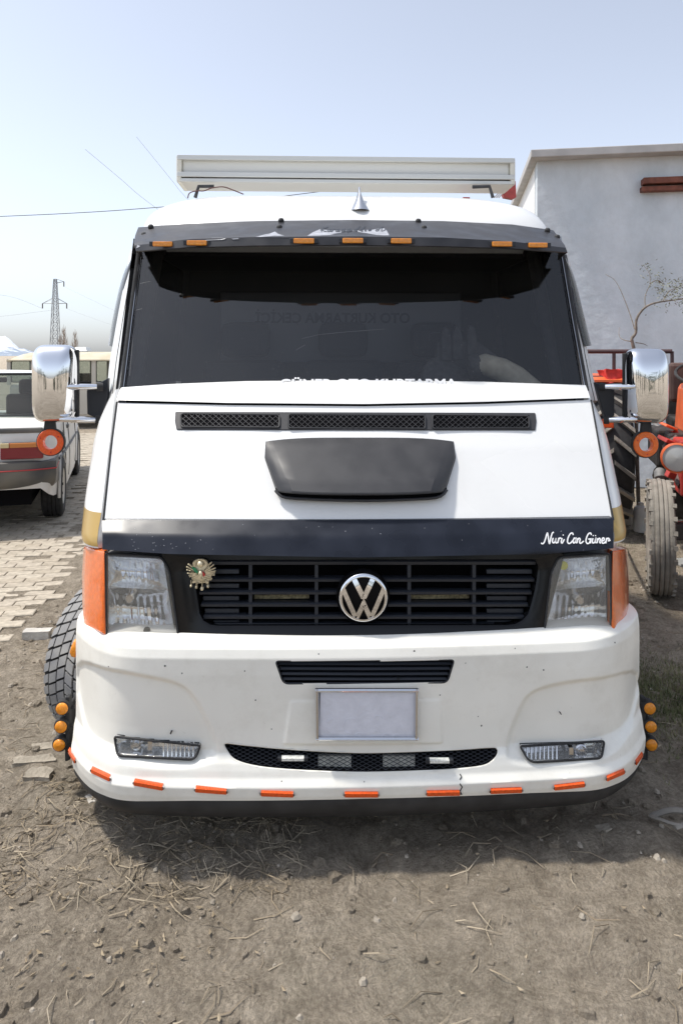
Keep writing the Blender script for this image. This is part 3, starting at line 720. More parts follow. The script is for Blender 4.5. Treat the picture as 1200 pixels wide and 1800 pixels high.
# cowl under the windscreen
R = rows_on([[(213, 681), (300, 675), (430, 670), (640, 668), (850, 671), (1029, 677)], [(209, 693), (400, 690), (640, 689), (850, 690), (1034, 690)], [(206, 703), (400, 708), (640, 710), (850, 706), (1037, 699)]], 61, 6, s_cowl, -0.012)
T(MB().shell(R, (0, 0.03, 0.0)), "cowl_panel", WHITE, None, smooth=40)
# ---- wings with the gold band
def hood_edge(z):
    a = on(np.interp(z, [1.07, 1.48], [182, 205]), np.interp(z, [1.07, 1.48], [915, 703]), s_hood); b = on(np.interp(z, [1.07, 1.48], [1077, 1037]), np.interp(z, [1.07, 1.48], [915, 702]), s_hood)
    return (b.x - a.x) / 2
XO = [0.66, 0.72, 1.10, 1.30, 1.38, 1.42, 1.46, 1.49, 1.512]; XW = [1.0, 1.01, 1.058, 1.066, 1.062, 1.050, 1.035, 1.02, 0.985]
def LOW(z): return 0.07 * min(1.0, max(0.0, (0.97 - z) / 0.02))
def wing_row(z, sx, grow=0.0):
    xh = hood_edge(max(z, 1.0)) + 0.005 if z > 1.02 else np.interp(z, [0.66, 1.02], [0.872, hood_edge(1.02) + 0.005])
    y0 = s_hood(xh, z) + 0.006 if z > 1.0 else s_hood(xh, 1.0) - 0.02 * (1 - z); w = float(np.interp(z, XO, XW)) + grow
    row = []
    p0, p1, p2, p3 = (xh, y0 - grow + LOW(z)), (xh + (w - xh) * 0.55, y0 + 0.02 - grow + LOW(z)), (w, y0 + 0.13 + LOW(z)), (w, y0 + 0.30 + LOW(z))
    for k in range(19):
        t = k / 18; q = [(1 - t) ** 3 * p0[i] + 3 * t * (1 - t) ** 2 * p1[i] + 3 * t * t * (1 - t) * p2[i] + t ** 3 * p3[i] for i in (0, 1)]
        row.append(Vector((sx * q[0], q[1], z)))
    row.append(Vector((sx * w, 0.98, z)))
    return row
for sx in (-1, 1):
    zs = list(np.linspace(0.66, 0.955, 8)) + list(np.linspace(0.97, 1.512, 26))
    wing = T(MB().shell([wing_row(z, sx) for z in zs], (-sx * 0.015, 0.012, 0)), "wing", WHITE, None, smooth=45)
    T(MB().grid([wing_row(z, sx, 0.0012) for z in np.linspace(0.958, 1.082, 8)]), "gold_band", GOLD, wing, smooth=45)
# added dark box behind the seams, stops light coming through the gaps
mb = MB(); mb.box((0, 0.72, 0.95), (1.70, 0.60, 0.46)); mb.box((0, 0.60, 0.55), (1.60, 0.55, 0.35)); T(mb, "seam_blocker", DARK)
# ---- windscreen, lettering, pillars
R = rows_on([[(246, 415), (617, 405), (986, 415)], [(231, 545), (620, 540), (1007, 545)], [(214, 692), (622, 684), (1030, 690)]], 41, 8, s_scr)
screen = T(MB().grid(R), "windscreen", SCREEN, None, smooth=60)
for ln in ([(244, 440), (229, 560), (213.5, 688)], [(988, 440), (1008, 560), (1031, 686)]):
    T(MB().tube([on(u, v, s_scr, -0.004) for u, v in ln], 0.010, 6), "seal", RUBBER, screen, smooth=60)
    T(MB().tube([on(u + (2.6 if u < 600 else -2.6), v, s_scr, -0.013) for u, v in ln], 0.0022, 5), "chrome_strip", CHROMED, screen, smooth=60)
mb = MB()                                              # scratches left by an old sticker
for ln in ([(246, 498), (264, 494)], [(239, 545), (250, 542)], [(530, 595), (560, 588), (610, 583), (676, 578)], [(520, 615), (536, 606)], [(240, 520), (228, 660)]):
    ribbon(ln, [0.5] * len(ln), -0.0012, -0.0006, mb, MS(s_scr))
for k in range(70):
    u, v = rnd.uniform(245, 990), rnd.uniform(540, 665); ribbon([(u, v), (u + rnd.uniform(.4, .9), v + .3)], 0.7, -0.0012, -0.0006, mb, MS(s_scr))
tag(T(mb, "scratches", mat("glass_scratch", (0.20, 0.20, 0.21), 0.6), screen), kind="stuff")
fo = bpy.data.curves.new("windscreen_lettering", 'FONT'); fo.body = "GÜNER OTO KURTARMA"; fo.size = 0.062; fo.offset = 0.0021; fo.extrude = 0.0008; fo.space_character = 1.02
fo.align_x = 'CENTER'; fo.align_y = 'BOTTOM'; fo.materials.append(STICK)
pt = on(648, 684, s_scr, -0.020)
_t = bpy.data.objects.new("tmp", fo); COL.objects.link(_t); _me = bpy.data.meshes.new_from_object(_t.evaluated_get(bpy.context.evaluated_depsgraph_get())); bpy.data.objects.remove(_t)
lt = bpy.data.objects.new("windscreen_lettering", _me); lt.location = pt
lt.rotation_euler = (math.radians(90) - math.atan(0.52), 0, 0); lt.scale = (0.99, 0.80, 1)
COL.objects.link(lt); lt.parent = screen
def s_pil(x, z):
    xe = np.interp(z, [1.50, 2.15], [0.925, 0.945]); return s_scr(min(abs(x), xe), z) - 0.012 + 1.7 * max(0.0, abs(x) - xe)
def pil(inner, outer):
    a = resample(inner, 24); b = resample(outer, 24)
    return [[on(*(p * (1 - s) + q * s), s_pil) for s in np.linspace(0, 1, 7)] for p, q in zip(a, b)]
for name, inner, outer in (("l", [(245, 438), (228, 560), (211, 690), (208, 706)], [(229, 438), (206, 560), (192, 640), (186, 706)]), ("r", [(987, 438), (1009, 560), (1032, 686), (1036, 704)], [(997, 438), (1021, 560), (1037, 640), (1052, 704)])):
    pl = T(MB().shell(pil(inner, outer), (0, 0.05, 0)), "windscreen_pillar", WHITE, None, smooth=45)
    mid = [(p * 0.45 + q * 0.55) for p, q in zip(resample(inner, 12), resample(outer, 12))]
    T(MB().tube([on(a, b, s_pil, -0.001) for a, b in mid], 0.0022, 5), "gutter_line", RUBBER, pl)
    T(MB().prism([on(a, b, s_pil, -0.012) for a, b in (((232, 448), (243, 446), (240, 468), (230, 474)) if name == "l" else ((988, 446), (996, 448), (1001, 474), (991, 468)))], (0, 0.015, 0)), "visor_bracket", RUBBER, pl)
# ---- sun visor
VR = [[(243, 399), (330, 392), (450, 388), (617, 386), (780, 388), (900, 394), (972, 404)],
      [(238, 412), (330, 403), (450, 399), (617, 397), (780, 399), (900, 406), (982, 417)],
      [(235, 425), (330, 416), (450, 413), (617, 412), (780, 413), (900, 420), (992, 430)],
      [(236, 431), (330, 420), (450, 416), (617, 415), (780, 417), (900, 424), (994, 435)],
      [(239, 441), (330, 434), (450, 431), (617, 430), (780, 432), (900, 436), (997, 443)]]
VYc = [0.97, 0.84, 0.69, 0.645, 0.635]
def vis_y(u, k): q = abs((u - 617) / 380.0); return k + 0.12 * q * q + 0.07 * q ** 8
rows = []
for i in range(len(VR) - 1):
    A, B = resample(VR[i], 61), resample(VR[i + 1], 61)
    for k in range(3):
        t = k / 3; rows.append([at(u, v, vis_y(u, VYc[i] * (1 - t) + VYc[i + 1] * t)) for u, v in A * (1 - t) + B * t])
rows.append([at(u, v, vis_y(u, VYc[-1])) for u, v in resample(VR[-1], 61)])
visor = T(MB().shell(rows, (0, 0.006, -0.004)), "sun_visor", VISOR, None, smooth=35)
for sx in (0, -1):                                     # turned-down ends
    e = [r[sx] for r in rows]; e2 = [p + Vector((0, 0.10, 0)) for p in e]; e2[-1] += Vector((0, 0.02, -0.02))
    T(MB().shell([e, e2], (0.004 * (1 if sx == 0 else -1), 0, 0)), "visor_end", VISOR, visor)
def s_vis(x, z):                                       # front flange of the visor for fittings
    return None
for (u, v, w) in ((286, 428.5, 34), (346, 426.5, 34), (534, 423, 35), (620, 422.5, 35), (705, 423, 35), (882, 428.5, 35), (945, 430.5, 34)):
    y = vis_y(u, 0.635) - 0.004
    h = T(MB().box(at(u, v, y), (w * 1.36 * 3.0 / F, 0.012, 0.020)), "marker_light", SATIN, visor, bevel=0.002)
    T(MB().box(at(u, v, y - 0.008), (w * 3.0 / F, 0.012, 0.0205)), "lens", AMBERY, h, bevel=0.003)
for (u, v, k) in ((265, 398, 0.93), (253, 412, 0.85), (494, 387, 0.95), (491, 399, 0.84), (735, 388, 0.95), (745, 400, 0.84), (962, 404, 0.93), (979, 416, 0.85)):
    M = Matrix.Translation(at(u, v, vis_y(u, k) - 0.004)) @ Matrix.Rotation(math.radians(35), 4, 'X')
    T(MB().lathe([(0.013, -0.008), (0.0135, 0.001), (0.010, 0.008), (0.0001, 0.011)], M, 14), "bolt", RUBBER, visor, smooth=50)
def VMS(k0):                                           # pixel -> point on the visor skin
    def f(q, dy):
        # interpolate the visor's depth from its rows
        u, v = q; vs_ = [float(np.interp(u, [p[0] for p in r], [p[1] for p in r])) for r in VR]
        return at(u, v, vis_y(u, float(np.interp(v, vs_, VYc))) + dy)
    return f
PEELS = [[(449, 416), (466, 411.5), (474, 410), (483, 406.5), (489, 410.5), (497, 413), (507, 416.5)], [(540, 414), (549, 408), (562, 402.5), (575, 404), (600, 405), (630, 404.5), (655, 403), (668, 401), (676, 400.5), (679, 404), (684, 413)], [(361, 422), (372, 417.5), (391, 417.5), (397, 419), (390, 421)], [(406, 419), (418, 418), (420, 419.5), (410, 420.5)], [(241, 430), (247, 432), (240, 436)]]
for pp in PEELS:
    T(MB().prism([VMS(0)(q, -0.0022) for q in pp], (0, 0.0015, 0)), "peeled_patch", PEEL, visor)
G2 = [[(458, 84), (446, 108), (436, 124)], [(428, 112), (452, 100), (492, 84)], [(446, 106), (462, 121), (480, 118)], [(512, 104), (494, 108), (488, 120), (502, 121), (514, 104), (510, 120), (522, 118)],
      [(530, 104), (524, 122), (534, 108), (548, 104)], [(578, 104), (560, 108), (556, 120), (568, 121), (580, 104), (576, 120), (590, 118)], [(622, 103), (604, 108), (600, 120), (612, 121), (624, 103), (620, 119), (634, 117)],
      [(668, 103), (650, 108), (646, 119), (658, 120), (670, 103), (666, 118), (690, 112)], [(700, 116), (742, 88), (748, 84), (736, 96), (716, 118), (730, 118)], [(744, 116), (786, 86), (792, 82), (780, 96), (760, 118), (776, 117)],
      [(800, 102), (790, 117), (806, 116)], [(822, 112), (842, 106), (840, 100), (826, 104), (820, 116), (842, 115)], [(900, 104), (882, 108), (880, 118), (896, 116), (912, 96), (940, 84)], [(930, 92), (925, 118), (955, 108), (950, 92)]]
mb = MB()
for g in G2:
    q = [(470 + p[0] / 4.615, 380 + p[1] / 4.615) for p in g]
    ribbon(catmull(q, 4), 1.5, -0.006, -0.002, mb, VMS(0))
T(mb, "script_lettering", SATIN, visor)
# ---- roof with cap, fin antenna
RY = [0.955, 1.0, 1.08, 1.2, 1.4, 1.6, 1.9, 2.3, 2.6, 2.75]; RHt = [0.05, 0.12, 0.20, 0.265, 0.318, 0.345, 0.36, 0.35, 0.29, 0.16]; RW = [0.965, 0.985, 1.0, 1.012, 1.018, 1.015, 1.01, 1.0, 0.98, 0.95]
rows = []
for y in np.concatenate([np.linspace(0.955, 1.6, 22), np.linspace(1.66, 2.75, 14)]):
    h, w = np.interp(y, RY, RHt), np.interp(y, RY, RW); row = []
    for k in range(41):
        a = math.pi * k / 40; c, s = math.cos(a), math.sin(a)
        x = w * math.copysign(abs(c) ** (2 / 5.5), c); z = 2.16 + h * (0.88 * abs(s) ** (2 / 5.5) + 0.12 * abs(s))
        row.append(Vector((x, y + 0.22 * (x / w) ** 4 * max(0, 1.6 - y), z)))
    rows.append(row)
roof = T(MB().grid(rows), "roof_cap", WHITE, None, smooth=50)
b0 = Vector((at(633, 362, 1.06).x, 1.05, 2.335))
fin = []
for t in np.linspace(0, 1, 9):
    L = 0.13 * (1 - t) ** 0.8 + 0.016; W = 0.050 * (1 - t) ** 2.0 + 0.005; hgt = 0.130 * t
    row = []
    for k in range(17):
        a = 2 * math.pi * k / 16; row.append(b0 + Vector((W * math.cos(a), 0.05 + 0.05 * t + L * 0.5 * math.sin(a), hgt)))
    fin.append(row)
T(MB().grid(fin), "fin_antenna", CHROMED, roof, smooth=50)
# ---- doors, side glass, cab back
for sx in (-1, 1):
    dr = T(MB().shell([[Vector((sx * float(np.interp(z, [0.45, 0.7, 1.1, 1.4, 1.5], [1.03, 1.045, 1.05, 1.045, 1.035])), y, z)) for y in (0.99, 1.3, 1.6, 2.0)] for z in np.linspace(0.45, 1.5, 10)], (-sx * 0.05, 0, 0)), "door", WHITE, None, smooth=40, bevel=0.006)
    T(MB().box((sx * 1.06, 1.85, 1.25), (0.03, 0.14, 0.03)), "door_handle", SATIN, dr, bevel=0.008)
    mb = MB(); A = Vector((sx * 0.99, 1.02, 1.50)); B = Vector((sx * 0.94, 1.28, 2.18)); Cc = Vector((sx * 0.94, 2.02, 2.18)); Dd = Vector((sx * 0.99, 2.02, 1.50))
    mb.tube([A, B, Cc, Dd], 0.035, 8); T(mb, "window_frame", RUBBER, dr, smooth=50)
    T(MB().add([Vector((sx * 1.004, 0.765, 1.49)), Vector((sx * 0.992, 1.02, 2.19)), Cc, Dd], [(0, 1, 2, 3)]), "side_window", BLACKOUT, dr)
mb = MB(); mb.box((0, 2.08, 1.35), (2.04, 0.05, 1.75)); mb.box((0, 1.70, 2.19), (1.90, 0.74, 0.03)); T(mb, "cab_back", WHITE)
# interior
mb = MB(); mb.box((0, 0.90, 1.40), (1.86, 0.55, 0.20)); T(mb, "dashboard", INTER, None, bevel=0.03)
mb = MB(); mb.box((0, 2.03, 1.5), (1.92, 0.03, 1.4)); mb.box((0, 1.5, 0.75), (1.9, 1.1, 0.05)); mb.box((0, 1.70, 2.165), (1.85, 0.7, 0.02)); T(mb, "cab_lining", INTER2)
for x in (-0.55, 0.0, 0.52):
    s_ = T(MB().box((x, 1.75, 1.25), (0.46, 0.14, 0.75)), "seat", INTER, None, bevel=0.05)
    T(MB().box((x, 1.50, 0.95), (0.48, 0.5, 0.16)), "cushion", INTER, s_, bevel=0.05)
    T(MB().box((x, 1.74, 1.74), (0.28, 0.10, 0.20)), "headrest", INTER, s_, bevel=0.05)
M = Matrix.Translation((0.50, 1.22, 1.50)) @ Matrix.Rotation(math.radians(-35), 4, 'X')
mb = MB(); mb.tube([M @ Vector((0.21 * math.cos(a), 0.21 * math.sin(a), 0)) for a in np.linspace(0, 2 * math.pi, 33)[:-1]], 0.014, 8, closed=True)
for a in (0.3, 2.84, 4.71): mb.tube([M @ Vector((0, 0, -0.02)), M @ Vector((0.21 * math.cos(a), 0.21 * math.sin(a), 0))], 0.014, 6)
T(mb, "steering_wheel", INTER, None, smooth=60)
# opaque rear window, sky behind put into its grey; lettering reads mirrored
rwn = T(MB().box((0.0, 2.005, 1.82), (1.45, 0.012, 0.42)), "rear_window", mat("rear_panel_grey", (0.10, 0.105, 0.115), 0.3), None, bevel=0.02)
f2 = bpy.data.curves.new("rear_lettering", 'FONT'); f2.body = "OTO KURTARMA ÇEKİCİ"; f2.size = 0.085; f2.offset = 0.002; f2.extrude = 0.0006; f2.align_x = 'CENTER'; f2.materials.append(DARK)
_t = bpy.data.objects.new("tmp", f2); COL.objects.link(_t); _dg = bpy.context.evaluated_depsgraph_get(); _me = bpy.data.meshes.new_from_object(_t.evaluated_get(_dg)); bpy.data.objects.remove(_t)
l2 = bpy.data.objects.new("rear_lettering", _me); l2.location = at(585, 567, 1.995); l2.rotation_euler = (math.radians(90), 0, 0); l2.scale = (-0.95, 1, 1); COL.objects.link(l2); l2.parent = rwn
# smoked wind deflectors on the doors
for inner, outer in (([(236, 446), (226, 480), (214, 545), (203.5, 611)], [(230, 450), (214, 490), (200, 550), (190, 607)]), ([(991, 446), (1001, 480), (1012, 545), (1027, 609)], [(993, 450), (1010, 490), (1025, 550), (1039, 607)])):
    a, b = resample(catmull(inner, 4), 14), resample(catmull(outer, 4), 14)
    rows = [[at(*(p * (1 - s) + q * s), 1.10 + 0.10 * s * s) for s in np.linspace(0, 1, 5)] + [at(*q, 1.20) + Vector((0, 0.2, 0))] for p, q in zip(a, b)]
    T(MB().shell(rows, (0, 0.004, 0)), "wind_deflector", SMOKE, None, smooth=60)
# ---- mirrors
def mirror(cu, cv, pu, arms, ring, panel_poly):
    c = at(cu, cv, 0.80); hw, hh, dep = 0.0925, 0.166, 0.075; sx = -1 if cu < 600 else 1
    Rz = Matrix.Rotation(math.radians(-5 * sx), 4, 'Z')
    mbb = MB(); rows = []
    for r in list(np.linspace(0.0, 0.8, 9)) + [0.86, 0.91, 0.95, 0.98, 1.0]:
        row = []
        for k in range(49):
            a = 2 * math.pi * k / 48; cc, ss = math.cos(a), math.sin(a); e = 2 / 5.0
            row.append(c + Rz @ Vector((hw * max(r, 1e-4) * math.copysign(abs(cc) ** e, cc), -dep * (1 - r ** 3.2) ** 0.55, hh * max(r, 1e-4) * math.copysign(abs(ss) ** e, ss))))
        rows.append(row)
    rows.append([p + Rz @ Vector((0, 0.012, 0)) for p in rows[-1]])
    mbb.grid(rows); o = T(mbb, "wing_mirror", CHROME, None, smooth=60)
    last = rows[-1]; mbb = MB(); mbb.grid([[p + Vector((0, 0.001, 0)) for p in last], [p + Rz @ Vector((0, 0.012, 0)) for p in last], [c + (p - c) * 0.93 + Rz @ Vector((0, 0.012, 0)) for p in last]])
    T(mbb, "black_rim", RUBBER, o)
    mbb = MB(); mbb.add([c + (p - c) * 0.95 + Rz @ Vector((0, 0.008, 0)) for p in last[:-1]], [tuple(range(48))]); T(mbb, "mirror_glass", CHROME, o)
    mbb = MB(); e0 = [c + Rz @ Vector((-sx * (hw - 0.008), y, z)) for y, z in ((-0.035, 0.14), (-0.035, -0.14))]
    mbb.box(c + Rz @ Vector((-sx * (hw - 0.004), 0.012, 0)), (0.014, 0.03, 0.29), Rz.to_3x3()); T(mbb, "inner_trim", RUBBER, o, bevel=0.005)
    for (a, b) in arms:
        A, B = at(a[0], a[1], 0.745), at(b[0], b[1], 0.80); pts = [A.lerp(B, t) for t in np.linspace(0, 1, 7)]
        ar = T(MB().tube(pts, [0.006, 0.014, 0.016, 0.017, 0.017, 0.016, 0.014], 14, flat=0.8), "mirror_arm", CHROME, o, smooth=60)
        T(MB().tube([B.lerp(A, 0.04), B + (B - A).normalized() * 0.018], 0.018, 12), "end_cap", RUBBER, ar, smooth=40)
    T(MB().prism([at(u, v, 0.86) for u, v in panel_poly], (0, 0.03, 0)), "quarter_panel", SATIN, o, bevel=0.004)
    p = at(ring[0], ring[1], 0.80); M = Matrix.Translation(p) @ Matrix.Rotation(math.radians(90), 4, 'X')
    rg = T(MB().lathe([(0.0290, -0.014), (0.0300, 0.007), (0.033, 0.010), (0.053, 0.010), (0.056, 0.006), (0.056, -0.014), (0.0290, -0.014)], M, 36), "ring_lamp", AMBER if sx > 0 else ORANGE, o, smooth=35)
    T(MB().lathe([(0.056, -0.016), (0.060, -0.014), (0.060, 0.003), (0.0565, 0.004)], M, 36), "housing", RUBBER, rg, smooth=40)
    T(MB().box(p + Vector((0.004 * sx, 0.005, 0.077)), (0.052, 0.02, 0.055), None, 0.8), "hanger", RUBBER, rg, bevel=0.004)
    for a in (0.6, 2.7, 4.8):
        T(MB().lathe([(0.0001, 0.0108), (0.0035, 0.0108), (0.0035, 0.006)], M @ Matrix.Translation((0.043 * math.cos(a), 0.043 * math.sin(a), 0)), 8), "screw", REDE, rg)
mirror(97, 674, 0, [((101, 680), (173, 680)), ((104, 737), (170, 738))], (89, 777), [(152, 686), (190, 664), (189, 700), (175, 738), (153, 728)])
mirror(1135, 678, 0, [((1116, 680), (1061, 680)), ((1120, 737), (1068, 738))], (1134, 781), [(1046, 672), (1080, 684), (1080, 730), (1066, 742), (1056, 712)])
# ---- roof light box on its brackets
BX0, BX1 = at(312, 318, 1.95), at(903, 318, 1.95)
cxb = (BX0.x + BX1.x) / 2; wb = BX1.x - BX0.x; zb0 = at(600, 330, 1.95).z + 0.025
lb = T(MB().box((cxb, 2.06, zb0 + 0.085), (wb - 0.05, 0.20, 0.12)), "roof_sign_box", mat("acrylic_white", (0.74, 0.74, 0.70), 0.35), None, bevel=0.01)
for dz, dy, hh in ((0.012, -0.01, 0.022), (0.045, -0.02, 0.03), (0.145, -0.02, 0.03)):
    T(MB().box((cxb, 2.06 + dy / 2, zb0 + dz), (wb, 0.24 + dy * 0.2, hh)), "frame_rail", ALU, lb, bevel=0.003)
for sx in (-1, 1):
    T(MB().box((cxb + sx * (wb / 2 - 0.01), 2.06, zb0 + 0.08), (0.03, 0.25, 0.16)), "end_frame", mat("cream_end_%d" % sx, (0.68, 0.66, 0.58), 0.4), lb, bevel=0.008)
for q in ([(343, 347), (349, 327), (376, 327)], [(866, 347), (860, 327), (830, 328)]):
    T(MB().tube([at(u, v, 1.92) for u, v in q], 0.011, 6), "bracket", STEEL, lb)
T(MB().tube([at(u, v, 1.90) for u, v in catmull([(330, 348), (333, 339), (345, 335), (358, 335), (372, 330), (392, 328), (408, 333), (428, 341)], 4)], 0.0035, 5), "cable", mat("red_black_cable", (0.09, 0.03, 0.03), 0.6), lb, smooth=60)
mb = MB(); mb.prism([at(u, v, 2.95) for u, v in ((881, 333), (897, 318), (906, 318), (907, 346), (902, 349), (886, 346))], (0, 0.05, 0)); mb.box((0.96, 2.97, 2.20), (0.05, 0.05, 1.25))
T(mb, "boom_plate", REDP)
for k in range(3): T(MB().tube([at(868 + 4 * k, 347, 2.9), at(880 + 3 * k, 334 + k, 2.9)], 0.006, 6), "stay_wire", CHROMED)
# ---- wheels and flat bed
def wheel(M, R, hw, name, parent, tread=True, rimr=0.6, tm=None):
    """a wheel about the local z axis of M: tyre with tread blocks, rim, hub"""
    ri = R * rimr
    t = T(MB().lathe([(ri, -hw * .75), (ri + .02, -hw * .95), (R * .82, -hw * 1.03), (R * .95, -hw * .96), (R * .972, -hw * .84), (R * .972, hw * .84), (R * .95, hw * .96), (R * .82, hw * 1.03), (ri + .02, hw * .95), (ri, hw * .75)], M, 56), name, TYREG if tread else RUBBER, parent, smooth=40)
    if tread:
        mbb = MB(); nb = 46
        for c, wd, ph in ((-.80, .30, 0), (-.40, .34, .5), (0.0, .34, .2), (.40, .34, .7), (.80, .30, .4)):
            for k in range(nb):
                a0 = 2 * math.pi * (k + ph) / nb; a1 = a0 + 2 * math.pi / nb * (0.80 if abs(c) < .7 else 0.72); sk = 0.35 * 2 * math.pi / nb * (1 if c < 0 else -1)
                V_ = []
                for r in (R * .965, R * (1.0 if abs(c) < .7 else 0.992)):
                    for (a, h) in ((a0, c - wd / 2), (a1, c - wd / 2), (a1 + sk, c + wd / 2), (a0 + sk, c + wd / 2)):
                        rr_ = r * (1 - 0.03 * max(0, abs(h) - .8) * 5); V_.append(M @ Vector((rr_ * math.cos(a), rr_ * math.sin(a), h * hw)))
                mbb.add(V_, [(4, 5, 6, 7), (0, 1, 5, 4), (1, 2, 6, 5), (2, 3, 7, 6), (3, 0, 4, 7)])
        tag(T(mbb, "tread", TYRE, t), kind="stuff")
        for sg in (-1, 1):
            T(MB().lathe([(ri + .015, sg * hw * .955), (R * .82, sg * hw * 1.035), (R * .945, sg * hw * .972)], M, 56), "sidewall", TYRE, t, smooth=40)
    T(MB().lathe([(0.0001, hw * .35), (R * .2, hw * .4), (R * .3, hw * .2), (ri * .8, hw * .1), (ri * .97, hw * .6), (ri + .012, hw * .8)], M, 32), "rim", tm or mat("steel_rim", (0.45, 0.45, 0.45), 0.45, metal=0.6), t, smooth=35)
    return t
def axis_m(p, ang, sx): return Matrix.Translation(p) @ Matrix.Rotation(ang, 4, 'Z') @ Matrix.Rotation(math.radians(90 * sx), 4, 'Y')
wheel(axis_m((-1.018, 0.90, 0.338), math.radians(-27), -1), 0.345, 0.105, "wheel", None)
wheel(axis_m((0.945, 0.93, 0.338), math.radians(-27), 1), 0.345, 0.105, "wheel", None)
for sx in (-1, 1): wheel(axis_m((sx * 0.86, 4.3, 0.338), 0, sx), 0.345, 0.16, "wheel", None, tread=False)
mb = MB(); mb.box((0, 4.4, 0.98), (2.05, 4.5, 0.10)); mb.box((0.4, 3.4, 0.72), (0.10, 4.2, 0.2)); mb.box((-0.4, 3.4, 0.72), (0.10, 4.2, 0.2)); T(mb, "flat_bed", STEEL, None, bevel=0.01)
mb = MB(); mb.box((0, 1.4, 0.55), (0.9, 2.4, 0.15)); mb.tube([(-0.9, 0.92, 0.34), (0.9, 0.92, 0.34)], 0.05, 8); mb.tube([(-0.85, 4.3, 0.34), (0.85, 4.3, 0.34)], 0.06, 8); T(mb, "chassis", RUBBER)
mat("dusty_steel", (0.07, 0.066, 0.058), 0.6, var=0.3, vscale=40); mat("oily_dark", (0.036, 0.034, 0.031), 0.5, var=0.5, vscale=30)
# ---- pronged coupling with a hose lying behind the windscreen
hc = empty("hose_coupling", at(815, 668, 1.0), 0, "dark pronged coupling with thick beige hose seen through the truck's windscreen", "coupling")
HCI = Matrix.Translation(-Vector(hc.location))
def HCp(mbb, name, m, smooth=None, bevel=0):
    o = mbb.build(name, m, None, smooth, bevel); o.parent = hc; o.matrix_parent_inverse = HCI; return o
HCp(MB().tube([at(u, v, y) for u, v, y in ((834, 643, 0.95), (850, 640, 0.95), (880, 649, 0.95), (905, 664, 0.93), (935, 690, 0.92))], [0.040, 0.050, 0.054, 0.058, 0.06], 18), "hose", BEIGE, 50)
HCp(MB().tube([at(824, 645, 0.96), at(842, 641, 0.96)], 0.053, 18), "clamp", MATS["dusty_steel"], 50)
M = Matrix.Translation(at(783, 668, 0.99)) @ Matrix.Rotation(math.radians(65), 4, 'X') @ Matrix.Rotation(math.radians(15), 4, 'Y')
HCp(MB().lathe([(0.0001, 0.02), (0.08, 0.02), (0.115, 0.012), (0.12, 0.0), (0.118, -0.02)], M, 32), "disc", MATS["dusty_steel"], 40)
for (u, v) in ((784, 594), (804, 592), (829, 590)):
    HCp(MB().prism([at(u + a, v + b, 1.0) for a, b in ((-8, 40), (-8, -6), (-3, -20), (5, -15), (9, 2), (9, 40))], (0, 0.04, 0)), "prong", MATS["oily_dark"], None, 0.004)
HCp(MB().prism([at(u, v, 1.02) for u, v in ((768, 600), (800, 596), (840, 600), (870, 622), (882, 632), (840, 648), (790, 650), (766, 640))], (0, 0.06, 0)), "block", MATS["oily_dark"], None, 0.008)
HCp(MB().tube([at(u, v, 1.0) for u, v in ((754, 598), (754, 587), (762, 584), (776, 584))], 0.0025, 5), "wire", STEEL)
# ================================================================ GROUND
from mathutils import noise as mn
def axis(fine0, fine1, step, far):
    a = list(np.arange(fine0, fine1 + 1e-6, step)); s = step; x = a[-1]
    while x < far: s *= 1.28; x += s; a.append(x)
    s = step; x = a[0]
    while x > -far: s *= 1.28; x -= s; a.insert(0, x)
    return a
gx = axis(-3.2, 2.9, 0.03, 6000); gy = axis(-1.0, 3.6, 0.03, 9000)
def ground_z(x, y):
    k = max(0.0, 1.0 - max(abs(x) - 3.0, abs(y - 1.5) - 4.0, 0) / 6.0)
    z = 0.045 * mn.noise((x * 0.9, y * 0.9, 0.3)) + 0.020 * mn.noise((x * 3.1, y * 3.1, 4.0)) + 0.017 * mn.noise((x * 9, y * 9, 1.7)) + 0.011 * mn.noise((x * 21, y * 21, 7.7))
    r = abs(mn.noise((x * 1.7 + 0.5 * y, y * 5.0, 9.0))); z -= 0.010 * max(0, 0.25 - r) / 0.25
    w = min(1.0, max(0.0, (-1.75 - x) / 0.35)) * min(1, max(0, (y - 1.2) / 0.8))        # flat under the paving
    z = z * (1 - 0.8 * w) - 0.001 * w
    for (wx, wy, rr) in ((-1.0, 0.85, 0.35), (0.95, 0.93, 0.35), (2.2, 2.6, 0.3)):
        d = math.hypot(x - wx, y - wy)
        if d < rr + 0.3: z *= min(1, max(0.0, (d - rr * 0.5) / 0.35))
    return z * k
mb = MB(); mb.grid([[(x, y, ground_z(x, y)) for x in gx] for y in gy])
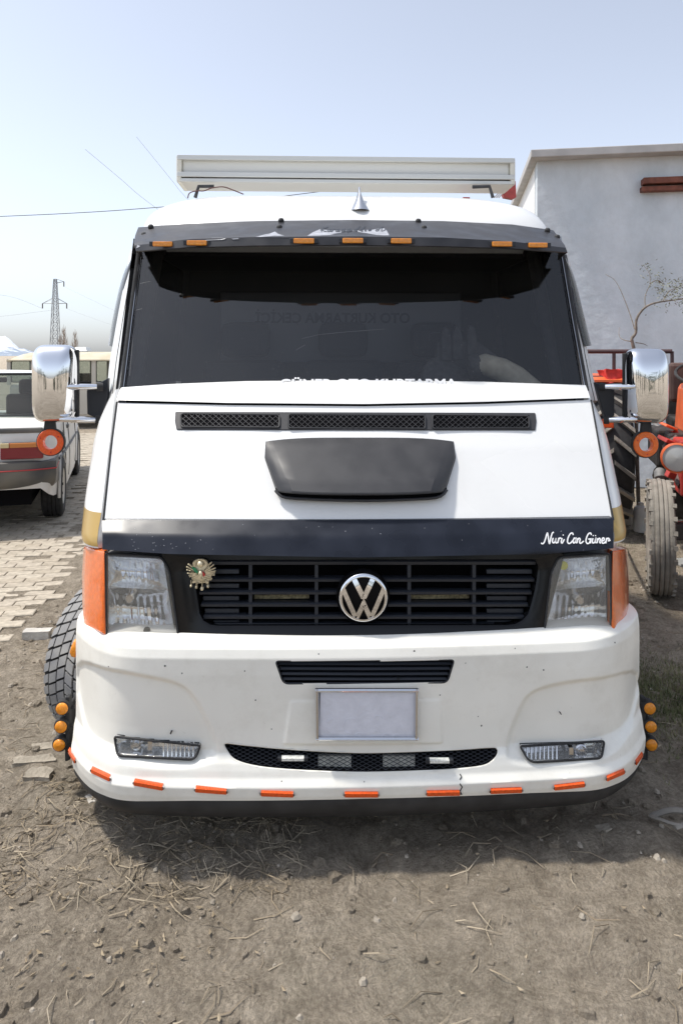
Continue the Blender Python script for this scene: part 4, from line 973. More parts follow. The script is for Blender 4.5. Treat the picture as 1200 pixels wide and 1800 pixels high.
def dirt_mat():
    m = bpy.data.materials.new("dry_dirt"); m.use_nodes = True; n = m.node_tree; b = n.nodes["Principled BSDF"]
    b.inputs["Roughness"].default_value = 0.95; b.inputs["Specular IOR Level"].default_value = 0.15
    tc = n.nodes.new("ShaderNodeTexCoord")
    def noise_(sc, det, rough=0.6):
        q = n.nodes.new("ShaderNodeTexNoise"); q.inputs["Scale"].default_value = sc; q.inputs["Detail"].default_value = det; q.inputs["Roughness"].default_value = rough
        n.links.new(tc.outputs["Object"], q.inputs["Vector"]); return q
    def ramp(src, stops):
        r = n.nodes.new("ShaderNodeValToRGB"); e = r.color_ramp.elements
        e[0].position, e[0].color = stops[0][0], (*stops[0][1], 1); e[1].position, e[1].color = stops[-1][0], (*stops[-1][1], 1)
        for p, c in stops[1:-1]: q = e.new(p); q.color = (*c, 1)
        n.links.new(src, r.inputs[0]); return r
    def mix(f, a, c, typ='MIX'):
        q = n.nodes.new("ShaderNodeMix"); q.data_type = 'RGBA'; q.blend_type = typ
        if isinstance(f, float): q.inputs[0].default_value = f
        else: n.links.new(f, q.inputs[0])
        n.links.new(a, q.inputs[6]); n.links.new(c, q.inputs[7]); return q.outputs[2]
    n1 = noise_(1.1, 10, 0.65); r1 = ramp(n1.outputs["Fac"], [(0.30, (0.345, 0.298, 0.237)), (0.5, (0.475, 0.416, 0.338)), (0.72, (0.60, 0.532, 0.444))])
    n2 = noise_(14, 8, 0.7); r2 = ramp(n2.outputs["Fac"], [(0.35, (0.72, 0.70, 0.67)), (0.65, (1.2, 1.18, 1.15))])
    c = mix(1.0, r1.outputs[0], r2.outputs[0], 'MULTIPLY')
    n3 = noise_(75, 4, 0.7); r3 = ramp(n3.outputs["Fac"], [(0.40, (0.74, 0.72, 0.70)), (0.62, (1.18, 1.16, 1.13))])
    c = mix(0.8, c, r3.outputs[0], 'MULTIPLY')
    n4 = noise_(0.75, 6); g = ramp(n4.outputs["Fac"], [(0.56, (0, 0, 0)), (0.72, (0.22, 0.22, 0.22))])
    gr_ = n.nodes.new("ShaderNodeRGB"); gr_.outputs[0].default_value = (0.10, 0.115, 0.055, 1)
    c = mix(g.outputs[0], c, gr_.outputs[0])
    n.links.new(c, b.inputs["Base Color"])
    nb = noise_(38, 9, 0.72); nb2 = noise_(160, 4, 0.7)
    ad = n.nodes.new("ShaderNodeMath"); ad.operation = 'MULTIPLY_ADD'; ad.inputs[1].default_value = 0.35
    n.links.new(nb2.outputs["Fac"], ad.inputs[0]); n.links.new(nb.outputs["Fac"], ad.inputs[2])
    bp = n.nodes.new("ShaderNodeBump"); bp.inputs["Strength"].default_value = 1.0; bp.inputs["Distance"].default_value = 0.055
    n.links.new(ad.outputs[0], bp.inputs["Height"]); n.links.new(bp.outputs[0], b.inputs["Normal"])
    return m
DIRT = dirt_mat()
ground = mb.build("ground", DIRT, None, smooth=80); tag(ground, kind="structure")
# ---- block paving on the left: the blocks that show largest are single pieces
rg = random.Random(11)
PAVEM = [mat("concrete_block_%d" % i, c, 0.92, spec=0.2, var=0.16, vscale=22, bump=0.35, bscale=90) for i, c in enumerate([(0.42, 0.365, 0.29), (0.45, 0.395, 0.315), (0.40, 0.345, 0.27), (0.43, 0.375, 0.30)])]
bl, bw, ht = 0.199, 0.099, 0.06
blk = []
for m_ in PAVEM:
    for q in range(3):
        w_, l_ = bw * rg.uniform(.955, .995) / 2, bl * rg.uniform(.97, .995) / 2; k_ = 0.004; mbb = MB()
        low = [(-l_, -w_), (l_, -w_), (l_, w_), (-l_, w_)]; v_ = [(x, y, -ht) for x, y in low] + [(x, y, -k_) for x, y in low] + [(x * (1 - k_ / l_) + rg.uniform(-.002, .002), y * (1 - k_ / w_) + rg.uniform(-.002, .002), rg.uniform(-.002, .001)) for x, y in low]
        mbb.add(v_, [(0, 1, 5, 4), (1, 2, 6, 5), (2, 3, 7, 6), (3, 0, 4, 7), (4, 5, 9, 8), (5, 6, 10, 9), (6, 7, 11, 10), (7, 4, 8, 11), (8, 9, 10, 11)])
        me = bpy.data.meshes.new("paving_block"); me.from_pydata(mbb.v, [], mbb.f); me.materials.append(m_); blk.append(me)
cand = []
PA = math.radians(7)
for i in range(0, 150):
    for j in range(-10, 75):
        lx = -(j + (0.5 if i % 2 else 0)) * 0.2; ly = i * 0.1
        x = -1.55 + lx * math.cos(PA) - ly * math.sin(PA) * 0 ; x = -1.90 + lx * math.cos(PA) - ly * math.sin(PA) * 0.45; y = 1.45 + lx * math.sin(PA) + ly
        edge = -1.98 + 0.10 * mn.noise((0, y * 1.1, 3)) + 0.05 * rg.uniform(-1, 1)
        if x > edge or x < -9 or y > 13: continue
        if y < 1.5 + 0.5 * mn.noise((x, 2, 1)) + 0.25 * max(0, x + 2.6): continue
        Yp = (x - CX) * SN + (y + D) * CS; Xp = (x - CX) * CS - (y + D) * SN
        if Yp <= 0.5: continue
        u, v = U0 + F * Xp / Yp, V0 + F * H / Yp
        cand.append((0 if (-25 < u < 165 and v < 1240) else 1, Yp, x, y))
cand.sort()
paving = empty("paving", (-2.5, 4, 0)); tag(paving, kind="structure")
PVI = Matrix.Translation((2.5, -4, 0))
far = MB()
for k, (vis, dist, x, y) in enumerate(cand):
    z = 0.0055 + 0.006 * mn.noise((x * 0.8, y * 0.8, 5)) + rg.uniform(-.004, .004); rz = PA + rg.uniform(-.02, .02); tx, ty = rg.uniform(-.02, .02), rg.uniform(-.02, .02)
    if rg.random() < 0.03: continue
    if k < 300 and vis == 0:
        o = bpy.data.objects.new("paving_block", rg.choice(blk)); o.location = (x + 2.5, y - 4, z); o.rotation_euler = (tx, ty, rz); COL.objects.link(o); o.parent = paving
    else:
        R_ = Matrix.Translation((x + 2.5, y - 4, z)) @ Matrix.Rotation(rz, 4, 'Z'); w_, l_ = bw * .48, bl * .485
        far.add([R_ @ Vector(p) for p in ((-l_, -w_, -ht), (l_, -w_, -ht), (l_, w_, -ht), (-l_, w_, -ht), (-l_, -w_, 0), (l_, -w_, 0), (l_, w_, 0), (-l_, w_, 0))], [(4, 5, 6, 7), (0, 1, 5, 4), (1, 2, 6, 5), (2, 3, 7, 6), (3, 0, 4, 7)])
o = far.build("paving_field", PAVEM[1], paving); tag(o, kind="stuff")
# ---- loose things on the ground
def scatter(name, m, n_, fn, label, cat):
    mbb = MB()
    for _ in range(n_): fn(mbb)
    o = mbb.build(name, m, None); tag(o, label, cat, kind="stuff"); return o
def gpt(xr, yr):
    while True:
        x, y = rg.uniform(*xr), rg.uniform(*yr)
        return x, y, ground_z(x, y)
def stone(mbb):
    x, y, z = gpt((-2.6, 2.4), (-0.9, 4.0)); r = 0.003 + 0.013 * rg.random() ** 5
    if x < -1.9 and y > 1.7 and r > .008: return
    pts = [Vector((x, y, z)) + Vector((math.cos(a) * r * rg.uniform(.7, 1.3), math.sin(a) * r * rg.uniform(.7, 1.3), 0)) for a in np.linspace(0, 6.28, 7)[:-1]]
    top = [p.lerp(Vector((x, y, z)), .45) + Vector((0, 0, r * rg.uniform(.5, .9))) for p in pts]
    mbb.add(pts + top, [(i, (i + 1) % 6, (i + 1) % 6 + 6, i + 6) for i in range(6)] + [tuple(range(6, 12))])
scatter("pebbles", mat("pebble", (0.24, 0.205, 0.16), 0.9, col2=(0.40, 0.355, 0.29), vscale=9), 2200, stone, "small pale pebbles and clods strewn over the dirt", "pebbles")
def twig(mbb):
    x, y, z = gpt((-2.2, 2.2), (-0.8, 2.6)) if rg.random() < .7 else gpt((-1.2, -0.2), (-0.1, 0.5)); a = rg.uniform(0, 6.28); L = rg.uniform(.02, .13)
    p = [Vector((x, y, z + .004)), Vector((x + math.cos(a) * L * .5, y + math.sin(a) * L * .5, z + rg.uniform(.004, .018))), Vector((x + math.cos(a + .3) * L, y + math.sin(a + .3) * L, ground_z(x + math.cos(a + .3) * L, y + math.sin(a + .3) * L) + .004))]
    mbb.tube(p, [.0018, .0016, .0008], 3, caps=False)
def clod(mbb):
    x, y, z = gpt((-2.4, 2.3), (-0.95, 3.2)); r = 0.006 + 0.022 * rg.random() ** 3
    if x < -1.85 and y > 1.5: return
    N_ = 7; pts = [Vector((x + math.cos(a) * r * rg.uniform(.7, 1.3), y + math.sin(a) * r * rg.uniform(.7, 1.3), z - .006)) for a in np.linspace(0, 6.28, N_ + 1)[:-1]]
    mid = [p.lerp(Vector((x, y, z)), .18) + Vector((0, 0, .006 + r * rg.uniform(.25, .5))) for p in pts]; top = Vector((x, y, z + r * rg.uniform(.55, .8)))
    mbb.add(pts + mid + [top], [(i, (i + 1) % N_, (i + 1) % N_ + N_, i + N_) for i in range(N_)] + [(i + N_, (i + 1) % N_ + N_, 2 * N_) for i in range(N_)])
scatter("dirt_clods", DIRT, 1500, clod, "lumpy clods of dry earth lying about the truck", "clods")
scatter("dry_twigs", mat("twig", (0.22, 0.17, 0.11), 0.9, col2=(0.40, 0.34, 0.25), vscale=5), 1500, twig, "dry broken twigs and straw lying on the dirt", "twigs")
def leaf(mbb):
    x, y, z = gpt((-1.3, -0.4), (-0.4, 0.5)) if rg.random() < .5 else gpt((-2.2, 2.0), (-0.8, 2.5)); s = rg.uniform(.004, .014); a = rg.uniform(0, 6.28)
    R_ = Matrix.Translation((x, y, z + .006)) @ Matrix.Rotation(a, 4, 'Z') @ Matrix.Rotation(rg.uniform(-.5, .5), 4, 'X')
    mbb.add([R_ @ Vector(p) for p in ((-s, 0, .004), (0, -s * .4, 0), (s, 0, .005), (0, s * .4, 0))], [(0, 1, 2), (0, 2, 3)])
scatter("dead_leaves", mat("dead_leaf", (0.20, 0.15, 0.09), 0.85, col2=(0.40, 0.33, 0.23), vscale=6), 600, leaf, "dead curled leaves lying in front of the bumper", "leaves")
def blade(mbb):
    if rg.random() < .75: x, y, z = rg.gauss(1.55, .22), rg.gauss(1.10, .22), 0
    else: x, y, z = rg.gauss(3.0, .9), rg.gauss(4.5, .8), 0
    z = ground_z(x, y); a = rg.uniform(0, 6.28); h = rg.uniform(.012, .035); l = rg.uniform(.2, .9) * h
    d_ = Vector((math.cos(a), math.sin(a), 0)); s = Vector((-d_.y, d_.x, 0)) * .002
    p = Vector((x, y, z)); mbb.add([p - s, p + s, p + d_ * l + Vector((0, 0, h))], [(0, 1, 2)])
scatter("grass_tufts", mat("grass", (0.11, 0.13, 0.05), 0.8, col2=(0.26, 0.25, 0.13), vscale=8), 9000, blade, "thin short grass beside the truck's right side", "grass")
def chunk(name, c, size, m, label, cat, seed, rz=0.0, rough=0.2, lift=-0.28):
    r_ = random.Random(seed); me = bmesh.new(); bmesh.ops.create_cube(me, size=1.0); bmesh.ops.subdivide_edges(me, edges=me.edges, cuts=3, use_grid_fill=True)
    for v_ in me.verts:
        q = mn.noise_vector(v_.co * 2.3 + Vector((seed, 0, 0))); v_.co += q * rough
        v_.co.x *= size[0]; v_.co.y *= size[1]; v_.co.z *= size[2]
    d_ = bpy.data.meshes.new(name); me.to_mesh(d_); me.free(); d_.materials.append(m); d_.polygons.foreach_set('use_smooth', [True] * len(d_.polygons)); d_.set_sharp_from_angle(angle=0.7); o = bpy.data.objects.new(name, d_); COL.objects.link(o)
    o.location = (c.x, c.y, ground_z(c.x, c.y) + size[2] * lift); o.rotation_euler = (r_.uniform(-.05, .05), r_.uniform(-.05, .05), rz); tag(o, label, cat); return o
CONC = mat("broken_concrete", (0.52, 0.49, 0.44), 0.9, var=0.15, vscale=18, bump=0.4, bscale=60)
chunk("concrete_chunk", gnd(66, 1118), (0.15, 0.07, 0.05), CONC, "pale broken concrete block lying beside the edge of the paving", "rubble", 3, 0.05, 0.08, 0.35)
chunk("stone", gnd(265 / 3 - 20, 1080 + 870 / 3), (0.10, 0.07, 0.05), mat("field_stone", (0.32, 0.28, 0.22), 0.9, var=0.2, vscale=14, bump=0.5), "rounded dirt-coloured stone on bare ground left of the bumper", "stone", 5)
chunk("stone", gnd(60, 1340), (0.15, 0.05, 0.03), MATS["field_stone"], "flat half-buried slab at the left edge below the tyre", "stone", 6, 0.2)
chunk("stone", gnd(78, 1315), (0.10, 0.05, 0.022), MATS["field_stone"], "small flat slab beside the steered front tyre's foot", "stone", 8, 0.2)
chunk("stone", gnd(165, 1408), (0.05, 0.05, 0.03), CONC, "small pale broken stone among leaves in front of the bumper", "stone", 9, 0.5)
chunk("stone", gnd(1064, 1455), (0.07, 0.03, 0.02), MATS["field_stone"], "small grey flake of stone at the lower right", "stone", 12, 0.3)
chunk("slab", gnd(1205, 988), (0.26, 0.18, 0.05), mat("grey_slab", (0.28, 0.28, 0.27), 0.8, var=0.1, vscale=9), "grey stone slab on the ground right of the tractor's front tyre", "slab", 14, 0.3)
stk = [gnd(70, 1165), gnd(78, 1182), gnd(88, 1205)]
o = MB().tube([p + Vector((0, 0, .012)) for p in stk], [.006, .005, .004], 6).build("stick", mat("dark_stick", (0.10, 0.075, 0.05), 0.9), None, smooth=60); tag(o, "dark stick leaning by the truck's left front tyre", "stick")
stk = [gnd(1090, 1330), gnd(1130, 1327), gnd(1160, 1315), gnd(1150, 1298)]
o = MB().tube([p + Vector((0, 0, .010)) for p in stk] , [.004, .005, .004, .003], 6).build("stick", MATS["twig"], None, smooth=60); tag(o, "bent dry twig on shaded ground below the right side lamps", "stick")
# scrap of old rubber at the lower right
sc = gnd(1182, 1442); mb = MB()
mb.tube([sc + Vector((0.052 * math.cos(a) * (1.25 + .15 * math.sin(3 * a)), 0.040 * math.sin(a), 0.008 + .006 * math.sin(2 * a))) for a in np.linspace(0, 6.283, 25)[:-1]], 0.013, 7, closed=True, flat=.5)
mb.tube([sc + Vector((x, -.045 + .01 * math.sin(x * 40), .008)) for x in np.linspace(-.02, .10, 7)], .012, 6, flat=.5)
o = mb.build("rubber_scrap", mat("dusty_scrap", (0.22, 0.20, 0.17), 0.8, var=0.2, vscale=20), None, smooth=60); tag(o, "dusty scrap of torn rubber lying at the lower right", "scrap")
# ================================================================ BUILDING ON THE RIGHT
bc = at(944, 625, 9.0 - D); BR = math.radians(-11)
bld = empty("building", (bc.x, bc.y, 0), BR, "grey rendered building with white side wall behind the tractor", "building")
def plaster():
    m = mat("grey_render", (0.53, 0.585, 0.62), 0.9, spec=0.2, col2=(0.66, 0.705, 0.735), vscale=1.3, bump=0.5, bscale=9)
    n = m.node_tree; b = n.nodes["Principled BSDF"]; src = b.inputs["Base Color"].links[0].from_socket
    tc = n.nodes.new("ShaderNodeTexCoord"); mp = n.nodes.new("ShaderNodeMapping"); mp.inputs["Scale"].default_value = (1.6, 1.6, 1.0)
    n.links.new(tc.outputs["Object"], mp.inputs["Vector"]); q = n.nodes.new("ShaderNodeTexNoise"); q.inputs["Scale"].default_value = 1.6; q.inputs["Detail"].default_value = 9; q.inputs["Roughness"].default_value = .7
    n.links.new(mp.outputs[0], q.inputs["Vector"]); r = n.nodes.new("ShaderNodeValToRGB"); r.color_ramp.elements[0].position = .3; r.color_ramp.elements[0].color = (.88, .875, .87, 1); r.color_ramp.elements[1].position = .6; r.color_ramp.elements[1].color = (1.06, 1.05, 1.05, 1)
    n.links.new(q.outputs["Fac"], r.inputs[0]); mx = n.nodes.new("ShaderNodeMix"); mx.data_type = 'RGBA'; mx.blend_type = 'MULTIPLY'; mx.inputs[0].default_value = 1.0
    n.links.new(src, mx.inputs[6]); n.links.new(r.outputs[0], mx.inputs[7]); n.links.new(mx.outputs[2], b.inputs["Base Color"])
    return m
PLAS = plaster()
BH = at(944, 283, 9.0 - D).z
rows = [[Vector((x, 0.012 * mn.noise((x * .6, z * .6, 2)) + 0.004 * mn.noise((x * 2.5, z * 2.5, 5)), z)) for x in np.linspace(0, 9, 70)] for z in np.linspace(0, BH, 40)]
MB().shell(rows, (0, 0.25, 0)).build("front_wall", PLAS, bld, smooth=60)
MB().box((0.125, 3.2, BH / 2), (0.25, 5.8, BH)).build("side_wall", mat("white_wall", (0.78, 0.78, 0.77), 0.85, var=0.04, vscale=2, bump=0.2, bscale=12), bld)
MB().box((4.5, 6.2, BH / 2), (9, 0.25, BH)).build("rear_wall", PLAS, bld)
MB().box((4.5, 3.1, BH + 0.05), (9.2, 6.6, 0.10)).build("roof_slab", mat("roof_concrete", (0.45, 0.44, 0.43), 0.9, var=0.1), bld, bevel=0.01)
inv = (Matrix.Translation((bc.x, bc.y, 0)) @ Matrix.Rotation(BR, 4, 'Z')).inverted()
def onwall(u, v):                                        # a pixel on the front wall, in the building's own frame
    lo, hi = 4.0, 12.0
    for _ in range(40):
        mid = (lo + hi) / 2; q = inv @ ray_pt(u, v, mid)
        if q.y < 0: lo = mid
        else: hi = mid
    return inv @ ray_pt(u, v, lo)
TIMB = mat("red_brown_timber", (0.16, 0.055, 0.035), 0.7, var=0.3, vscale=12, bump=0.4, bscale=30)
a = onwall(1126, 322); b_ = onwall(1124, 334)
MB().box((a.x + 1.2, -0.06, a.z + 0.005), (2.4, 0.16, 0.075)).build("timber_plank", TIMB, bld, bevel=0.006)
MB().box((b_.x + 1.2, -0.045, b_.z - 0.004), (2.4, 0.12, 0.06)).build("timber_plank", TIMB, bld, bevel=0.006)
# sapling in front of the wall
ty = 4.9
tr = empty("sapling", (at(1118, 625, ty).x, ty, 0), 0, "thin bent sapling with narrow leaves against the grey wall", "tree")
TRI = Matrix.Translation(-Vector(tr.location))
BARK = mat("bark", (0.20, 0.175, 0.145), 0.9, var=0.3, vscale=30); LEAFM = mat("olive_leaf", (0.10, 0.12, 0.055), 0.6, col2=(0.27, 0.27, 0.19), vscale=9)
def TP(mbb, name, m, smooth=None): o = mbb.build(name, m, None, smooth); o.parent = tr; o.matrix_parent_inverse = TRI; return o
base = [(1122, 900), (1118, 760), (1117, 640), (1112, 606), (1110, 595), (1117, 584), (1118, 562), (1128, 545), (1142, 535), (1162, 530), (1184, 527), (1215, 522), (1240, 512)]
P_ = [at(u, v, ty) for u, v in catmull(base, 4)]; P_.insert(0, Vector((P_[0].x, ty, -0.02)))
TP(MB().tube(P_, list(np.linspace(.022, .005, len(P_))), 7), "trunk", BARK, 60)
br = [[(1134, 541), (1133, 522), (1138, 508), (1142, 498), (1141, 480), (1130, 465)], [(1115, 578), (1108, 555), (1098, 528), (1088, 505), (1078, 490), (1064, 482)], [(1142, 498), (1155, 492), (1165, 500), (1163, 512)], [(1165, 529), (1175, 512), (1190, 505), (1205, 498)], [(1117, 602), (1130, 604), (1138, 608)], [(1110, 600), (1095, 597), (1088, 590), (1088, 575)]]
for q in br: TP(MB().tube([at(u, v, ty + .02 * k) for k, (u, v) in enumerate(catmull(q, 3))], list(np.linspace(.006, .0022, len(catmull(q, 3)))), 5), "branch", BARK, 60)
mb = MB()
for (cu, cv, su, sv, n_) in ((1150, 488, 12, 9, 60), (1163, 505, 7, 8, 40), (1178, 516, 12, 8, 110), (1200, 520, 18, 12, 160), (1200, 498, 12, 8, 90), (1230, 505, 16, 14, 120), (1132, 468, 6, 5, 12), (1140, 480, 9, 8, 24), (1150, 540, 22, 6, 10)):
    for _ in range(n_):
        c = at(rg.gauss(cu, su), rg.gauss(cv, sv), ty + rg.gauss(0, .09)); a = rg.uniform(0, 6.28); e = rg.uniform(-.9, .9)
        d_ = Vector((math.cos(a) * math.cos(e), math.sin(a) * math.cos(e), math.sin(e))); s = d_.cross(Vector((rg.uniform(-1, 1), rg.uniform(-1, 1), rg.uniform(-1, 1)))).normalized() * .005; L = rg.uniform(.022, .042)
        mb.add([c, c + d_ * L * .5 + s, c + d_ * L, c + d_ * L * .5 - s], [(0, 1, 2, 3)])
o = TP(mb, "crown", LEAFM)
# ================================================================ TRACTOR
ta = Vector((2.76, 2.40, 0)); TPsi = math.radians(-18)
tract = empty("tractor", ta, TPsi, "old orange and red tractor standing before the grey wall", "tractor")
ORP = mat("orange_tractor_paint", (0.72, 0.14, 0.045), 0.4, var=0.12, vscale=10, coat=.2); RDP = mat("red_tractor_paint", (0.38, 0.035, 0.025), 0.5, var=0.3, vscale=9)
BLK = mat("oily_black", (0.022, 0.02, 0.019), 0.55, col2=(0.05, 0.045, 0.04), vscale=14); OLDT = mat("dusty_tractor_tyre", (0.19, 0.175, 0.15), 0.95, col2=(0.30, 0.275, 0.235), vscale=10, bump=.3, bscale=40)
BRWN = mat("brown_sheet", (0.085, 0.05, 0.04), 0.6, var=0.3, vscale=8)
def TR(mbb, name, m, parent=None, smooth=None, bevel=0.0): return mbb.build(name, m, parent or tract, smooth, bevel)
def tyre_rib(c, ang, R, hw):
    M = Matrix.Translation(c) @ Matrix.Rotation(ang, 4, 'Z') @ Matrix.Rotation(math.radians(-90), 4, 'Y')
    pr = [(R * .50, -hw * .6), (R * .56, -hw * .85), (R * .75, -hw * 1.02), (R * .90, -hw * .98), (R * .965, -hw * .86)]
    for k in range(5):
        a = -0.80 + 0.36 * k; pr += [(R * (.992 - .012 * abs(k - 2)), hw * (a + .02)), (R * (1.0 - .012 * abs(k - 2)), hw * (a + .16)), (R * (.992 - .012 * abs(k - 2)), hw * (a + .30))]
        if k < 4: pr += [(R * .965, hw * (a + .325)), (R * .965, hw * (a + .355))]
    pr += [(R * .965, hw * .9), (R * .90, hw * .98), (R * .75, hw * 1.02), (R * .56, hw * .85), (R * .50, hw * .6)]
    t = TR(MB().lathe(pr, M, 48), "front_wheel", OLDT, None, 50)
    mbb = MB()
    for k in range(26):                                  # worn shoulder nicks
        for sg in (-1, 1):
            a = 2 * math.pi * (k + .3 * sg) / 26; mbb.box(M @ Vector((R * .955 * math.cos(a), R * .955 * math.sin(a), sg * hw * .93)), (.02, .03, .025), (M @ Matrix.Rotation(a, 4, 'Z')).to_3x3())
    tag(TR(mbb, "shoulder_lugs", OLDT, t), kind="stuff")
    for sg in (-1, 1): TR(MB().lathe([(0.0001, sg * hw * .5), (R * .15, sg * hw * .55), (R * .22, sg * hw * .3), (R * .42, sg * hw * .25), (R * .52, sg * hw * .62)], M, 28), "rim", RDP, t, 40)
    return t
tyre_rib((-.555, 0.0, .395), math.radians(-5), .40, .078); tyre_rib((.60, 0.0, .395), math.radians(-5), .40, .078)
def rear_wheel(sx):
    M = Matrix.Translation((sx * .74, 1.95, .70)) @ Matrix.Rotation(math.radians(90 * sx), 4, 'Y'); R, hw = .66, .18
    t = TR(MB().lathe([(R * .55, -hw * .7), (R * .6, -hw * .95), (R * .85, -hw * 1.02), (R * .96, -hw * .85), (R, 0), (R * .96, hw * .85), (R * .85, hw * 1.02), (R * .6, hw * .95), (R * .55, hw * .7)], M, 40), "rear_wheel", RUBBER, None, 40)
    for k in range(20):
        for sg in (-1, 1):
            a = 2 * math.pi * (k + .25 * (sg + 1)) / 20; V_ = []
            for r in (R * .955, R * 1.075):
                for (da, h) in ((0, sg * .02), (.055, sg * .02), (-.155, sg * 1.0), (-.215, sg * 1.0)):
                    rr_ = r - (.035 * abs(h) if r < R else .03 * abs(h)); V_.append(M @ Vector((rr_ * math.cos(a + da), rr_ * math.sin(a + da), h * hw)))
            TR(MB().add(V_, [(4, 5, 6, 7), (0, 1, 5, 4), (1, 2, 6, 5), (2, 3, 7, 6), (3, 0, 4, 7)]), "lug", OLDT, t)
    TR(MB().lathe([(0.0001, .05), (.12, .06), (.16, -.02), (R * .5, -.04), (R * .58, .10)], M, 32), "rim", RDP, t, 40)
rear_wheel(-1); rear_wheel(1)
TR(MB().box((0, 0, .44), (1.0, .10, .11)).tube([(-.50, 0, .38), (-.50, 0, .56)], .04, 8).tube([(.50, 0, .38), (.50, 0, .56)], .04, 8), "front_axle", BLK, None, None, .01)
TR(MB().tube([(-.46, .10, .47), (.46, .10, .47)], .018, 8), "track_rod", CHROMED, None, 50)
eng = TR(MB().box((0, .75, .74), (.42, 1.35, .50)).box((-.14, .95, .72), (.52, .7, .66)).box((-.36, 1.1, .9), (.2, .5, .3)).tube([(-.3, .6, .6), (-.3, 1.4, .6)], .12, 12).box((-.20, .55, .80), (.16, .5, .22)).box((-.12, .2, .62), (.3, .3, .2)), "engine", BLK, None, None, .02)
for k in range(4): TR(MB().tube([(-.27, .30 + .2 * k, .90), (-.30, .34 + .2 * k, 1.0), (-.22, .4 + .2 * k, 1.06)], .016, 6), "pipe", STEEL, eng, 50)
TR(MB().box((-.16, -.22, .66), (.10, .5, .14)).box((.16, -.22, .66), (.10, .5, .14)).box((0, -.46, .66), (.5, .06, .2)), "front_frame", RDP, None, None, .01)
bon = TR(MB().box((0, .42, 1.22), (.56, 1.55, .42), None, .92), "bonnet", ORP, None, None, .05)
TR(MB().box((0, -.365, 1.05), (.46, .03, .52)), "nose_grille", BLK, None, None, .01)
for k in range(7): TR(MB().box((0, -.385, .86 + .06 * k), (.44, .015, .02)), "grille_bar", ORP, bon)
for sx in (-1, 1):
    M = Matrix.Translation((sx * .50, -.30, .985)) @ Matrix.Rotation(math.radians(90), 4, 'X')
    h = TR(MB().lathe([(0.0001, -.10), (.06, -.09), (.095, -.02), (.10, .02), (.088, .028)], M, 28), "headlight", ORP, None, 50)
    TR(MB().lathe([(.088, .020), (.05, .032), (.0001, .036)], M, 28), "lens", mat("old_lens_%d" % sx, (.45, .45, .43), .15, coat=.5), h, 60)
    TR(MB().tube([(sx * .50, -.26, .92), (sx * .22, -.2, .80)], .02, 6), "stalk", BLK, h)
TR(MB().box((-.33, .42, .83), (.10, .34, .40)), "side_panel", RDP, None, None, .015)
TR(MB().tube([(-.33, -.02, .82), (-.33, -.02, .52)], .011, 6).tube([(-.33, -.02, .82), (-.14, -.10, .82)], .011, 6).tube([(-.24, -.06, .82), (-.24, -.06, .5)], .009, 6), "steering_links", STEEL, None, 50)
for (x, y, z, m, s) in ((-.42, .55, 1.00, RDP, (.10, .16, .03)), (-.36, .35, .93, RDP, (.06, .10, .03)), (-.40, .75, 1.10, ORP, (.10, .20, .02)), (-.44, .30, .78, RDP, (.06, .06, .05))):
    TR(MB().box((x, y, z), s, Matrix.Rotation(.4, 3, 'Y') @ Matrix.Rotation(.3, 3, 'Z')), "bracket", m, None, None, .006)
for sx in (-1, 1):                                       # rear mudguards
    R_ = [[Vector((sx * (.50 + w), 1.95 + .80 * math.cos(a), .70 + .76 * math.sin(a))) for w in (0, .15, .30, .42)] for a in np.linspace(.35, 1.95, 12)]
    g = TR(MB().shell(R_, (0, 0, .02)), "mudguard", ORP, None, 40)
    TR(MB().box((sx * .80, 1.14, 1.16), (.09, .02, .07)), "tail_lamp", mat("cream_lens_%d" % sx, (.62, .50, .26), .4), g, None, .008)
    TR(MB().box((sx * .80, 1.14, 1.07), (.09, .02, .08)), "tail_lamp", ORANGE, g, None, .008)
mb = MB()
for k in range(4): mb.tube([(-.95 + .25 * k, 1.75, 1.44), (-.95 + .25 * k, 1.75, 1.69)], .016, 6)
mb.tube([(-.98, 1.75, 1.69), (-.2, 1.75, 1.69)], .02, 8); mb.tube([(-.98, 1.75, 1.45), (-.2, 1.75, 1.45)], .012, 6)
TR(mb, "rail", mat("dark_red_rail", (.07, .035, .035), .5), None, 50)
TR(MB().box((.02, 1.35, 1.42), (.62, .12, .34)), "dash_panel", BRWN, None, None, .03)
M = Matrix.Translation((-.10, .95, 1.50)) @ Matrix.Rotation(math.radians(25), 4, 'X')
TR(MB().tube([M @ Vector((.2 * math.cos(a), .2 * math.sin(a), 0)) for a in np.linspace(0, 6.283, 25)[:-1]], .013, 6, closed=True).tube([(-.1, .95, 1.5), (-.05, .8, 1.2)], .02, 6), "steering_wheel", BLK, None, 60)
TR(MB().box((0, 1.75, 1.05), (.46, .4, .10)).box((0, 1.98, 1.25), (.44, .08, .36)), "seat", BLK, None, None, .03)
TR(MB().box((0, 1.7, .68), (.34, 1.0, .34)), "gearbox", BLK, None, None, .03)
TR(MB().tube([(-.34, .62, 1.02), (-.42, .6, .95), (-.40, .5, .80), (-.36, .3, .70)], .035, 8).tube([(-.32, .2, .92), (-.40, .35, .90)], .05, 8), "hoses", BRWN, None, 60)
rt = random.Random(77); IRON = [BLK, STEEL, BRWN, mat("grey_cast", (.16, .155, .15), .6, var=.3, vscale=20), RDP]
